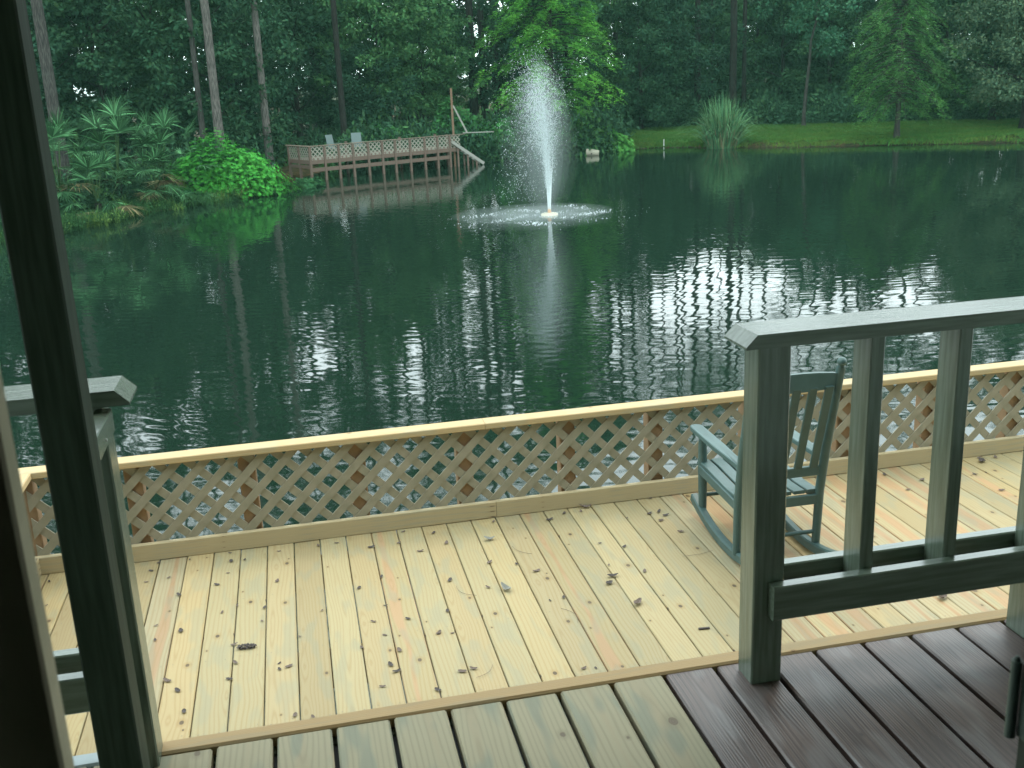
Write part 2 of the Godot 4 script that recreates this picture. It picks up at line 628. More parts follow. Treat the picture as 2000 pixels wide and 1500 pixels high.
func grid(xs: PackedFloat32Array, zs: PackedFloat32Array, keep: Vector2, lift: float) -> ArrayMesh:
	var hs := PackedFloat32Array()
	var ok := PackedByteArray()
	var v := PackedVector3Array()
	var ix := PackedInt32Array()
	for z in zs:
		for x in xs:
			var d := shore_d(Vector2(x, z))
			var y := height_at(d) + lift
			if d > 0.4:
				y += 0.05 * sin(x * 0.9 + z * 0.4) * sin(z * 0.7)
			v.append(Vector3(x, y, z))
			ok.append(1 if d > keep.x and d < keep.y else 0)
	var w := xs.size()
	for j in zs.size() - 1:
		for i in w - 1:
			var a := j * w + i
			if ok[a] + ok[a + 1] + ok[a + w] + ok[a + w + 1] == 4:
				ix.append_array(PackedInt32Array([a, a + 1, a + w + 1, a, a + w + 1, a + w]))
	var n := PackedVector3Array()
	n.resize(v.size())
	n.fill(Vector3.UP)
	var arr := []
	arr.resize(Mesh.ARRAY_MAX)
	arr[Mesh.ARRAY_VERTEX] = v
	arr[Mesh.ARRAY_NORMAL] = n
	arr[Mesh.ARRAY_INDEX] = ix
	var m := ArrayMesh.new()
	m.add_surface_from_arrays(Mesh.PRIMITIVE_TRIANGLES, arr)
	return m

func steps(lo: float, hi: float, s: float, far: Array) -> PackedFloat32Array:
	var o := PackedFloat32Array()
	for f in far:
		if f < lo:
			o.append(f)
	var x := lo
	while x <= hi + 0.001:
		o.append(x)
		x += s
	for f in far:
		if f > hi:
			o.append(f)
	return o

func build_ground() -> void:
	for p in [[-30, -3], [-26, -20], [-14, -31], [-9.5, -37.7], [-8.4, -41.8], [-4.9, -45.8], [-3.1, -48.0], [-0.7, -49.4], [0.3, -50.5], [0.6, -54], [2.25, -59.5], [5.8, -60.9], [9.8, -60], [11.3, -58.8], [14.4, -59.3], [17.5, -60.2], [21, -62.5], [22.8, -62.2], [25.2, -59.4], [28.7, -56.3], [33.2, -53.7], [36.6, -51.7], [38.7, -50.4], [48, -44], [58, -30], [60, -3]]:
		shore.append(Vector2(p[0], p[1]))
	struct("ground", grid(steps(-70, 90, 1.6, [-700, -350, -170, -100, 120, 180, 350, 700]), steps(-110, 20, 1.6, [-900, -450, -220, -150, 50, 120, 300]), Vector2(-1e9, 1e9), 0.0), M.soil)
	struct("lawn", grid(steps(20.0, 66.0, 0.8, []), steps(-92, -34, 0.8, []), Vector2(0.8, 16.5), 0.035), M.lawn)
	# the pond: one sheet of water whose rings spread from the fountain
	var f := Vector3(8.65, WATER, -34.95)
	var v := PackedVector3Array()
	var n := PackedVector3Array()
	var uv := PackedVector2Array()
	var ix := PackedInt32Array()
	var rings := 90
	var turns := 120
	for i in rings + 1:
		var rr := 72.0 * pow(float(i) / rings, 1.3)
		for k in turns + 1:
			var a := TAU * k / turns
			v.append(f + Vector3(cos(a) * rr, 0, sin(a) * rr))
			n.append(Vector3.UP)
			uv.append(Vector2(40.0 * k / turns, rr / 5.0))
	for i in rings:
		for k in turns:
			var b := i * (turns + 1) + k
			ix.append_array(PackedInt32Array([b, b + turns + 2, b + 1, b, b + turns + 1, b + turns + 2]))
	var arr := []
	arr.resize(Mesh.ARRAY_MAX)
	arr[Mesh.ARRAY_VERTEX] = v
	arr[Mesh.ARRAY_NORMAL] = n
	arr[Mesh.ARRAY_TEX_UV] = uv
	arr[Mesh.ARRAY_INDEX] = ix
	var m := ArrayMesh.new()
	m.add_surface_from_arrays(Mesh.PRIMITIVE_TRIANGLES, arr)
	struct("pond_water", m, M.water)

# ---------- the porch the photo is taken from ----------
func build_porch() -> void:
	var w := PORCH
	struct("room_floor", box_mesh(Vector3(-2.5, w - 0.2, -0.78), Vector3(2.8, w - 0.02, 3.2), 0.002), M.room)
	struct("room_ceiling", box_mesh(Vector3(-2.5, 3.2, -0.68), Vector3(2.8, 3.3, 3.2), 0.002), M.room)
	struct("room_wall", box_mesh(Vector3(-2.6, w - 0.2, -0.68), Vector3(-2.503, 3.3, 3.2), 0.002), M.room)
	struct("room_wall", box_mesh(Vector3(2.803, w - 0.2, -0.68), Vector3(2.9, 3.3, 3.2), 0.002), M.room)
	struct("room_wall", box_mesh(Vector3(-2.6, w - 0.2, 3.203), Vector3(2.9, 3.3, 3.3), 0.002), M.room)
	var wall := sur()
	box(wall, Vector3(-9.5, -1.0, -0.80), Vector3(-0.345, 6.2, -0.683))
	box(wall, Vector3(0.785, -1.0, -0.80), Vector3(10.0, 6.2, -0.683))
	box(wall, Vector3(-0.343, 2.93, -0.798), Vector3(0.783, 6.2, -0.685))
	struct("house_wall", wall.commit(), M.siding)
	var roof := sur()
	box(roof, Vector3(-9.5, 3.14, -2.85), Vector3(10.2, 3.26, -0.805))
	box(roof, Vector3(-9.5, 2.98, -2.24), Vector3(10.2, 3.137, -2.10))
	struct("porch_roof", roof.commit(), M.ceiling)
	var door := thing("door_frame", "dark door frame with hinge at the near edges of the view", "door frame", Vector3(0, w, -0.8))
	obj("door_jamb", box_mesh(Vector3(-0.342, -0.02, -0.034), Vector3(-0.226, 2.15, 0.0), 0.003), M.jamb, door)
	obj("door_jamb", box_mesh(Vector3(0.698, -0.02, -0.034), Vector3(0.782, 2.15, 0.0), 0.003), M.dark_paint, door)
	obj("door_head", box_mesh(Vector3(-0.342, 2.152, -0.034), Vector3(0.782, 2.25, 0.0), 0.003), M.paint, door)
	var hinge := obj("hinge", tube_mesh([Vector3(0.6915, 0.945, -0.037), Vector3(0.6915, 1.036, -0.037)], [0.0058, 0.0058], 12), M.metal, door)
	obj("hinge_leaf", box_mesh(Vector3(0.6958, 0.948, -0.033), Vector3(0.6978, 1.033, -0.004), 0.0005), M.metal, hinge)
	obj("hinge_pin", tube_mesh([Vector3(0.6915, 1.036, -0.037), Vector3(0.6915, 1.041, -0.037)], [0.004, 0.002], 10), M.metal, hinge)

	# old porch floor, weathered boards on the left and brown painted ones on the right
	var floor_ := thing("porch_floor", "old porch floor of weathered grey boards and brown painted boards", "porch floor", Vector3(0, w, 0))
	R.seed = 41
	for i in range(-22, 21):
		var x0 := -0.022 + 0.1538 * i
		var mat_: Material = M.weathered[posmod(i * 5 + 1, 3)] if i < 6 else M.brown[posmod(i * 7, 3)]
		var wide := 0.1415
		var y := R.randf_range(-0.002, 0.002)
		obj("floor_board", bar_mesh(Vector3(x0 + 0.0061 + wide / 2, y - 0.019, -2.474 + R.randf_range(-0.002, 0.002)), Vector3(x0 + 0.0061 + wide / 2, y - 0.019, -0.84), wide, 0.038, Vector3.UP, 0.005, R.randf() * 2.0, 0.0 if i % 2 == 0 else 1.0), mat_, floor_)
	for x in [-2.6, -1.3, 0.25, 1.6, 2.9]:
		obj("joist", box_mesh(Vector3(x - 0.02, -0.25, -2.45), Vector3(x + 0.02, -0.061, -0.84)), M.dark, floor_)
	obj("added_light_block", box_mesh(Vector3(-3.3, -0.06, -2.455), Vector3(3.1, -0.0405, -0.84), 0.002), M.dark, floor_)  # added dark slab, keeps light from the deck below out of the board gaps
	obj("edge_trim", bar_mesh(Vector3(-0.56, -0.014, -2.506), Vector3(3.1, -0.014, -2.506), 0.056, 0.038, Vector3.UP, 0.006), M.trim, floor_)
	obj("edge_trim", bar_mesh(Vector3(-3.3, -0.014, -2.506), Vector3(-0.563, -0.014, -2.506), 0.056, 0.038, Vector3.UP, 0.006), M.bluegrey, floor_)
	obj("rim_board", box_mesh(Vector3(-3.3, -0.26, -2.50), Vector3(3.1, -0.036, -2.462)), M.paint, floor_)

	# the roof post
	var post := thing("porch_post", "tall dark square post rising to the porch roof at left", "post", Vector3(-0.4855, w, -2.175))
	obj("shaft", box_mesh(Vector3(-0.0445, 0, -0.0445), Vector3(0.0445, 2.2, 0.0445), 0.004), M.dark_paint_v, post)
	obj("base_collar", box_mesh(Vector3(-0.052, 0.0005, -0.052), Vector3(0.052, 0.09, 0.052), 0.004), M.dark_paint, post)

	build_rails(w)

func build_rails(w: float) -> void:
	# right railing
	var a := thing("porch_railing", "green-grey painted railing with wide cap and balusters in front of rocking chair", "railing", Vector3(1.114, w, -2.363), 0.0, "painted porch railings")
	for x in [0.0, 0.856, 1.75]:
		obj("post", box_mesh(Vector3(x, 0, -0.089), Vector3(x + 0.089, 0.961, 0), 0.004), M.paint_v, a)
	for x in [0.310, 0.564, 1.16, 1.41]:
		obj("baluster", box_mesh(Vector3(x, 0.2, -0.089), Vector3(x + 0.040, 0.961, 0), 0.003), M.paint_v, a)
	var cap := sur()
	cap_end(cap, Vector3(-0.012, 0.998, 0), 2.4, 0.020, -0.125, 0.037, -1.0)
	obj("cap_rail", cap.commit(), M.paint_h, a)
	obj("bottom_rail", box_mesh(Vector3(0.042, 0.207, 0.0005), Vector3(2.0, 0.307, 0.038), 0.004), M.paint_h, a)
	obj("bottom_rail", box_mesh(Vector3(0.042, 0.205, -0.127), Vector3(2.0, 0.303, -0.0895), 0.004), M.paint_h, a)
	# left railing
	var b := thing("porch_railing", "green-grey painted railing end with short return rail behind the tall post", "railing", Vector3(-0.462, w, -2.43), 0.0, "painted porch railings")
	for x in [-0.089, -1.3]:
		obj("post", box_mesh(Vector3(x, 0, -0.089), Vector3(x + 0.089, 0.961, 0), 0.004), M.paint_v, b)
	for x in [-0.41, -0.66, -0.92]:
		obj("baluster", box_mesh(Vector3(x, 0.2, -0.089), Vector3(x + 0.040, 0.961, 0), 0.003), M.paint_v, b)
	cap = sur()
	cap_end(cap, Vector3(0.034, 0.998, 0), 1.6, 0.025, -0.115, 0.037, 1.0)
	obj("cap_rail", cap.commit(), M.paint_h, b)
	obj("bottom_rail", box_mesh(Vector3(-1.6, 0.205, 0.0005), Vector3(-0.046, 0.300, 0.038), 0.004), M.paint_h, b)
	obj("bottom_rail", box_mesh(Vector3(-1.6, 0.203, -0.127), Vector3(-0.046, 0.298, -0.0895), 0.004), M.paint_h, b)
	obj("return_rail", box_mesh(Vector3(-0.018, 0.896, 0.0005), Vector3(0.020, 0.952, 0.2095), 0.003), M.paint, b)
	obj("nail", tube_mesh([Vector3(0.019, 0.915, 0.12), Vector3(0.0225, 0.915, 0.12)], [0.003, 0.003], 8), M.white, b)

# A flat rail cap whose end is cut at 45 degrees. dir -1: the cut end is on the left and the cap runs right.
func cap_end(st: SurfaceTool, at: Vector3, long: float, zf: float, zb: float, th: float, dir: float) -> void:
	var far := at.x - dir * long
	var tip := at.x + dir * th * 0.8
	var y1 := at.y
	var y0 := at.y - th
	var ym := at.y - th * 0.82
	var prof := [Vector2(far, y0), Vector2(far, y1), Vector2(at.x, y1), Vector2(tip, ym), Vector2(tip, y0)]
	var e := 0.004
	for i in prof.size():
		var p: Vector2 = prof[i]
		var q: Vector2 = prof[(i + 1) % prof.size()]
		var n2 := Vector2(q.y - p.y, p.x - q.x).normalized()
		var mid := (p + q) * 0.5 - Vector2((far + tip) * 0.5, (y0 + y1) * 0.5)
		if n2.dot(mid) < 0.0:
			n2 = -n2
		var n := Vector3(n2.x, n2.y, 0)
		tri(st, Vector3(p.x, p.y, zf - e), Vector3(q.x, q.y, zf - e), Vector3(q.x, q.y, zb + e), n)
		tri(st, Vector3(p.x, p.y, zf - e), Vector3(q.x, q.y, zb + e), Vector3(p.x, p.y, zb + e), n)
	var c := Vector2((far + tip) * 0.5, (y0 + y1) * 0.5)
	for s in [[zf, zf - e, 1.0], [zb, zb + e, -1.0]]:
		var inner := []
		for p in prof:
			inner.append(Vector2(p.x - signf(p.x - c.x) * e, p.y - signf(p.y - c.y) * e))
		for i in prof.size():
			var j := (i + 1) % prof.size()
			var n := Vector3(0, 0, s[2])
			tri(st, Vector3(prof[i].x, prof[i].y, s[1]), Vector3(prof[j].x, prof[j].y, s[1]), Vector3(inner[j].x, inner[j].y, s[0]), n)
			tri(st, Vector3(prof[i].x, prof[i].y, s[1]), Vector3(inner[j].x, inner[j].y, s[0]), Vector3(inner[i].x, inner[i].y, s[0]), n)
		for i in range(1, prof.size() - 1):
			tri(st, Vector3(inner[0].x, inner[0].y, s[0]), Vector3(inner[i].x, inner[i].y, s[0]), Vector3(inner[i + 1].x, inner[i + 1].y, s[0]), Vector3(0, 0, s[2]))

# ---------- the new deck ----------
func build_deck() -> void:
	R.seed = 17
	var deck := thing("pine_deck", "new pale pine deck over the pond with leaf litter on its boards", "deck")
	var left := -1.51
	var i := -6
	while true:
		var x := -0.726 + 0.1415 * i
		if x > 5.6:
			break
		var k := R.randi_range(0, 20)
		if k in [2, 9, 10] and R.randf() < 0.5:
			k = 5
		var wide := 0.1370
		var lo := x + 0.0022
		if lo < left:
			wide -= left - lo
			lo = left
		if wide > 0.02:
			var v0 := R.randf() * 2.05
			var y := R.randf_range(-0.0015, 0.0015)
			var c := lo + wide / 2
			obj("deck_board", bar_mesh(Vector3(c, y - 0.0135, -5.475), Vector3(c, y - 0.0135, -2.3), wide, 0.027, Vector3.UP, 0.004, v0, 0.0, 1.0 if R.randf() < 0.5 else -1.0), M.pine[k], deck)
		i += 1
	var screws := sur()
	for k in range(-5, 45):
		for z in [-5.40, -4.86, -4.30, -3.74]:
			for s in [-0.04, 0.042]:
				var c := Vector3(-0.726 + 0.1415 * k + 0.0707 + s + R.randf_range(-0.006, 0.006), 0.0, z + R.randf_range(-0.012, 0.012))
				if c.x > left + 0.02 and c.x < 5.55:
					for m in 6:
						var a0 := TAU * m / 6.0
						var a1 := TAU * (m + 1) / 6.0
						tri(screws, c + Vector3(0, 0.0024, 0), c + Vector3(cos(a0) * 0.0027, 0.0021, sin(a0) * 0.0027), c + Vector3(cos(a1) * 0.0027, 0.0021, sin(a1) * 0.0027), Vector3.UP)
	obj("screw_heads", screws.commit(), M.screw, deck).set_meta("kind", "stuff")
	for z in [-5.3, -4.3, -3.3, -2.4]:
		obj("joist", box_mesh(Vector3(left, -0.22, z - 0.02), Vector3(5.6, -0.029, z + 0.02)), M.joist, deck)
	for x in [-1.4, 1.0, 3.4]:
		obj("piling", box_mesh(Vector3(x - 0.07, -3.4, -5.3), Vector3(x + 0.07, -0.222, -5.16)), M.joist, deck)
		obj("piling", box_mesh(Vector3(x - 0.07, -3.4, -3.2), Vector3(x + 0.07, -0.222, -3.06)), M.joist, deck)

	# low lattice fence along the water
	var f := thing("lattice_fence", "low tan lattice fence with pale pine cap along the new deck edge", "fence")
	var z0 := -5.482
	obj("cap_rail", bar_mesh(Vector3(-1.535, 0.5535, -5.497), Vector3(0.94, 0.5535, -5.497), 0.105, 0.035, Vector3.UP, 0.004, 0.3), M.cap, f)
	obj("cap_rail", bar_mesh(Vector3(0.942, 0.5535, -5.497), Vector3(3.36, 0.5535, -5.497), 0.105, 0.035, Vector3.UP, 0.004, 1.4), M.cap, f)
	obj("cap_rail", bar_mesh(Vector3(3.362, 0.5535, -5.497), Vector3(5.6, 0.5535, -5.497), 0.105, 0.035, Vector3.UP, 0.004, 0.9), M.cap, f)
	obj("kick_board", bar_mesh(Vector3(-1.50, 0.05, -5.462), Vector3(0.98, 0.05, -5.462), 0.032, 0.098, Vector3.UP, 0.004, 0.1), M.kick, f)
	obj("kick_board", bar_mesh(Vector3(0.982, 0.05, -5.462), Vector3(5.6, 0.05, -5.462), 0.032, 0.098, Vector3.UP, 0.004, 0.8), M.kick, f)
	for x in [-1.49, -0.95, -0.365, 0.226, 0.823, 1.423, 1.954, 2.55, 3.157, 3.734, 4.32, 4.95]:
		obj("fence_post", box_mesh(Vector3(x - 0.045, -0.25, z0 - 0.105), Vector3(x + 0.045, 0.535, z0 - 0.016)), M.joist, f)
	lattice(f, Vector3(0.823, 0, z0), Vector3(1, 0, 0), Vector3(0, 0, 1), -2.30, 4.75, 0.06, 0.534, 0.328)
	# its short return at the left end
	var g := thing("lattice_fence", "short lattice return with mitred pale cap at deck's left end", "fence")
	obj("cap_rail", bar_mesh(Vector3(-1.481, 0.5537, -5.443), Vector3(-1.481, 0.5537, -2.5), 0.105, 0.035, Vector3.UP, 0.004, 0.5), M.cap, g)
	obj("kick_board", bar_mesh(Vector3(-1.482, 0.05, -5.445), Vector3(-1.482, 0.05, -2.5), 0.032, 0.098, Vector3.UP, 0.004, 0.5), M.kick, g)
	for z in [-4.9, -4.3, -3.7, -3.1]:
		obj("fence_post", box_mesh(Vector3(-1.605, -0.25, z - 0.045), Vector3(-1.516, 0.535, z + 0.045)), M.joist, g)
	lattice(g, Vector3(-1.500, 0, -4.9), Vector3(0, 0, 1), Vector3(1, 0, 0), -0.54, 2.3, 0.06, 0.534, 0.328)

# Two layers of crossing slats, clipped to a rectangle. o is a hole's centre column; along and out span the panel.
func lattice(parent: Node3D, o: Vector3, along: Vector3, out: Vector3, x0: float, x1: float, y0: float, y1: float, yc: float) -> void:
	var rect := PackedVector2Array([Vector2(x0, y0), Vector2(x1, y0), Vector2(x1, y1), Vector2(x0, y1)])
	var pitch := 0.1515
	var half := 0.0222
	for layer in 2:
		var s := 1.0 if layer == 0 else -1.0
		var dir := Vector2(1, s).normalized()
		var nor := Vector2(-dir.y, dir.x)
		for k in range(-24, 46):
			var c := Vector2((k + 0.5) * pitch, yc)
			var poly := PackedVector2Array([c - dir * 3 - nor * half, c + dir * 3 - nor * half, c + dir * 3 + nor * half, c - dir * 3 + nor * half])
			for piece in Geometry2D.intersect_polygons(poly, rect):
				var area := 0.0
				for i in piece.size():
					area += piece[i].cross(piece[(i + 1) % piece.size()])
				if absf(area) < 0.004:
					continue
				var zf := 0.006 if layer == 0 else -0.0005
				var zb := zf - 0.0062
				var st := sur()
				var m := piece.size()
				for i in range(1, m - 1):
					tri(st, place(o, along, out, piece[0], zf), place(o, along, out, piece[i], zf), place(o, along, out, piece[i + 1], zf), out)
					tri(st, place(o, along, out, piece[0], zb), place(o, along, out, piece[i], zb), place(o, along, out, piece[i + 1], zb), -out)
				for i in m:
					var p := piece[i]
					var q := piece[(i + 1) % m]
					var e := (q - p).normalized()
					var n2 := Vector2(e.y, -e.x)
					if n2.dot((p + q) * 0.5 - (piece[0] + piece[m / 2]) * 0.5) < 0.0:
						n2 = -n2
					var n := along * n2.x + Vector3.UP * n2.y
					tri(st, place(o, along, out, p, zf), place(o, along, out, q, zf), place(o, along, out, q, zb), n)
					tri(st, place(o, along, out, p, zf), place(o, along, out, q, zb), place(o, along, out, p, zb), n)
				obj("lattice_slat", st.commit(), M.lattice, parent)

func place(o: Vector3, along: Vector3, out: Vector3, p: Vector2, d: float) -> Vector3:
	return o + along * p.x + Vector3.UP * p.y + out * d

# ---------- rocking chair ----------
func build_chair() -> void:
	var c := thing("rocking_chair", "blue-green painted wooden rocking chair facing the pond on new deck", "rocking chair", Vector3(2.25, 0.0, -4.75), deg_to_rad(-1.0))
	for s in [-1.0, 1.0]:
		var st := sur()
		var prof := []
		var rr := 1.30
		for i in 19:
			var z := lerpf(-0.385, 0.62, i / 18.0)
			prof.append(Vector2(z, rr - sqrt(rr * rr - pow(z - 0.08, 2.0))))
		var x: float = 0.205 * s
		for i in 18:
			var a: Vector2 = prof[i]
			var b: Vector2 = prof[i + 1]
			bar(st, Vector3(x, a.y + 0.027, a.x), Vector3(x, b.y + 0.027, b.x), 0.042, 0.052, Vector3.UP, 0.007)
		obj("rocker", st.commit(), M.teal, c)
		obj("front_leg", tube_mesh([Vector3(0.197 * s, 0.07, -0.275), Vector3(0.197 * s, 0.2, -0.278), Vector3(0.197 * s, 0.36, -0.282), Vector3(0.197 * s, 0.524, -0.285)], [0.021, 0.024, 0.025, 0.021], 12), M.teal, c)
		var back := sur()
		tube(back, [Vector3(0.214 * s, 0.05, 0.24), Vector3(0.216 * s, 0.35, 0.255), Vector3(0.218 * s, 0.6, 0.30), Vector3(0.22 * s, 1.005, 0.40), Vector3(0.22 * s, 1.025, 0.404), Vector3(0.22 * s, 1.036, 0.406), Vector3(0.22 * s, 1.043, 0.408)], [0.021, 0.023, 0.023, 0.021, 0.023, 0.018, 0.012], 12)
		var p := obj("back_post", back.commit(), M.teal, c)
		var ball := SphereMesh.new()
		ball.radius = 0.0225
		ball.height = 0.045
		ball.radial_segments = 14
		ball.rings = 8
		var k := obj("finial", ball, M.teal, p)
		k.position = Vector3(0.22 * s, 1.062, 0.412)
		# arm: flat board with rounded front
		var arm := sur()
		var out := [Vector2(-0.034, -0.33), Vector2(-0.028, -0.352), Vector2(-0.012, -0.364), Vector2(0.012, -0.364), Vector2(0.028, -0.352), Vector2(0.036, -0.33), Vector2(0.036, 0.0), Vector2(0.022, 0.29), Vector2(-0.020, 0.29), Vector2(-0.034, 0.0)]
		var cc := Vector2(0, -0.04)
		for i in out.size():
			var a: Vector2 = out[i]
			var b: Vector2 = out[(i + 1) % out.size()]
			var e := (b - a).normalized()
			var n2 := Vector2(e.y, -e.x)
			if n2.dot((a + b) * 0.5 - cc) < 0.0:
				n2 = -n2
			var ai := a - n2 * 0.004
			var bi := b - n2 * 0.004
			var ax := Vector3(0.215 * s, 0, 0)
			tri(arm, ax + Vector3(cc.x, 0.550, cc.y), ax + Vector3(ai.x, 0.550, ai.y), ax + Vector3(bi.x, 0.550, bi.y), Vector3.UP)
			tri(arm, ax + Vector3(ai.x, 0.550, ai.y), ax + Vector3(bi.x, 0.550, bi.y), ax + Vector3(b.x, 0.546, b.y), (Vector3.UP + Vector3(n2.x, 0, n2.y)).normalized())
			tri(arm, ax + Vector3(ai.x, 0.550, ai.y), ax + Vector3(b.x, 0.546, b.y), ax + Vector3(a.x, 0.546, a.y), (Vector3.UP + Vector3(n2.x, 0, n2.y)).normalized())
			tri(arm, ax + Vector3(a.x, 0.546, a.y), ax + Vector3(b.x, 0.546, b.y), ax + Vector3(b.x, 0.525, b.y), Vector3(n2.x, 0, n2.y))
			tri(arm, ax + Vector3(a.x, 0.546, a.y), ax + Vector3(b.x, 0.525, b.y), ax + Vector3(a.x, 0.525, a.y), Vector3(n2.x, 0, n2.y))
			tri(arm, ax + Vector3(cc.x, 0.525, cc.y), ax + Vector3(a.x, 0.525, a.y), ax + Vector3(b.x, 0.525, b.y), Vector3.DOWN)
		obj("arm", arm.commit(), M.teal, c)
		obj("side_apron", bar_mesh(Vector3(0.211 * s, 0.318, -0.27), Vector3(0.215 * s, 0.31, 0.25), 0.022, 0.052, Vector3.UP, 0.004), M.teal, c)
	for i in 6:
		var x := (i - 2.5) * 0.0735
		var st := sur()
		var pts := [Vector2(-0.318, 0.338), Vector2(-0.30, 0.352), Vector2(-0.2, 0.353), Vector2(-0.05, 0.346), Vector2(0.1, 0.340), Vector2(0.25, 0.350)]
		for k in 5:
			bar(st, Vector3(x, pts[k].y, pts[k].x), Vector3(x, pts[k + 1].y, pts[k + 1].x), 0.0615, 0.018, Vector3.UP, 0.003)
		obj("seat_slat", st.commit(), M.teal, c)
	obj("front_apron", box_mesh(Vector3(-0.20, 0.285, -0.292), Vector3(0.20, 0.335, -0.268), 0.003), M.teal, c)
	obj("rear_apron", box_mesh(Vector3(-0.205, 0.283, 0.245), Vector3(0.205, 0.335, 0.267), 0.003), M.teal, c)
	obj("front_rung", tube_mesh([Vector3(-0.197, 0.165, -0.277), Vector3(0.197, 0.165, -0.277)], [0.011, 0.011], 10), M.teal, c)
	obj("rear_rung", tube_mesh([Vector3(-0.215, 0.125, 0.244), Vector3(0.215, 0.125, 0.244)], [0.011, 0.011], 10), M.teal, c)
	var top := sur()
	for i in 12:
		var a := lerpf(-1, 1, i / 12.0)
		var b := lerpf(-1, 1, (i + 1) / 12.0)
		var f := func(t: float, y: float) -> Vector3: return Vector3(0.205 * t, y + (0.020 * (1 - t * t) if y > 0.96 else 0.0), 0.394 + 0.022 * (1 - t * t) + (y - 0.99) * 0.25)
		for e in [[0.928, 1.006]]:
			var pa: Vector3 = f.call(a, e[0])
			var pb: Vector3 = f.call(b, e[0])
			var qa: Vector3 = f.call(a, e[1])
			var qb: Vector3 = f.call(b, e[1])
			var t := Vector3(0, 0, 0.011)
			tri(top, pa + t, pb + t, qb + t, Vector3(0, 0, 1))
			tri(top, pa + t, qb + t, qa + t, Vector3(0, 0, 1))
			tri(top, pa - t, pb - t, qb - t, Vector3(0, 0, -1))
			tri(top, pa - t, qb - t, qa - t, Vector3(0, 0, -1))
			tri(top, qa - t, qb - t, qb + t, Vector3.UP)
			tri(top, qa - t, qb + t, qa + t, Vector3.UP)
			tri(top, pa - t, pb - t, pb + t, Vector3.DOWN)
			tri(top, pa - t, pb + t, pa + t, Vector3.DOWN)
	obj("top_rail", top.commit(), M.teal, c)
	obj("lower_back_rail", box_mesh(Vector3(-0.205, 0.445, 0.262), Vector3(0.205, 0.495, 0.284), 0.003), M.teal, c)
	for i in 5:
		var x := (i - 2) * 0.0825
		obj("back_slat", bar_mesh(Vector3(x, 0.49, 0.278), Vector3(x, 0.945, 0.397 + 0.012), 0.043, 0.014, Vector3(0, 0, 1), 0.003), M.teal, c)

# ---------- dead leaves and twigs on the deck ----------
func curl_mesh(sd: int, l: float, w: float) -> ArrayMesh:
	var r := RandomNumberGenerator.new()
	r.seed = sd
	var st := sur()
	var n := 6
	var rows := []
	var bend := r.randf_range(0.3, 0.9)
	var twist := r.randf_range(-0.6, 0.6)
	for i in n + 1:
		var t := float(i) / n
		var half := w * 0.5 * pow(sin(PI * clampf(t * 0.93 + 0.04, 0, 1)), 0.7) * r.randf_range(0.8, 1.15)
		var y := l * bend * 0.5 * pow(absf(t - 0.45) * 1.8, 1.6)
		var row := []
		for k in 5:
			var s := (k - 2) / 2.0
			row.append(Vector3((t - 0.5) * l, 0.002 + y + absf(s) * half * 0.6 + s * half * twist * (t - 0.5) + 0.004, s * half))
		rows.append(row)
	var low := 1.0
	for row in rows:
		for p in row:
			low = minf(low, p.y)
	for i in n:
		for k in 4:
			var a: Vector3 = rows[i][k]
			var b: Vector3 = rows[i][k + 1]
			var c: Vector3 = rows[i + 1][k + 1]
			var d: Vector3 = rows[i + 1][k]
			var o := Vector3(0, low - 0.001, 0)
			var nn := (c - a).cross(b - a).normalized()
			if nn.y < 0:
				nn = -nn
			tri(st, a - o, b - o, c - o, nn)
			nn = (d - a).cross(c - a).normalized()
			if nn.y < 0:
				nn = -nn
			tri(st, a - o, c - o, d - o, nn)
	return st.commit()

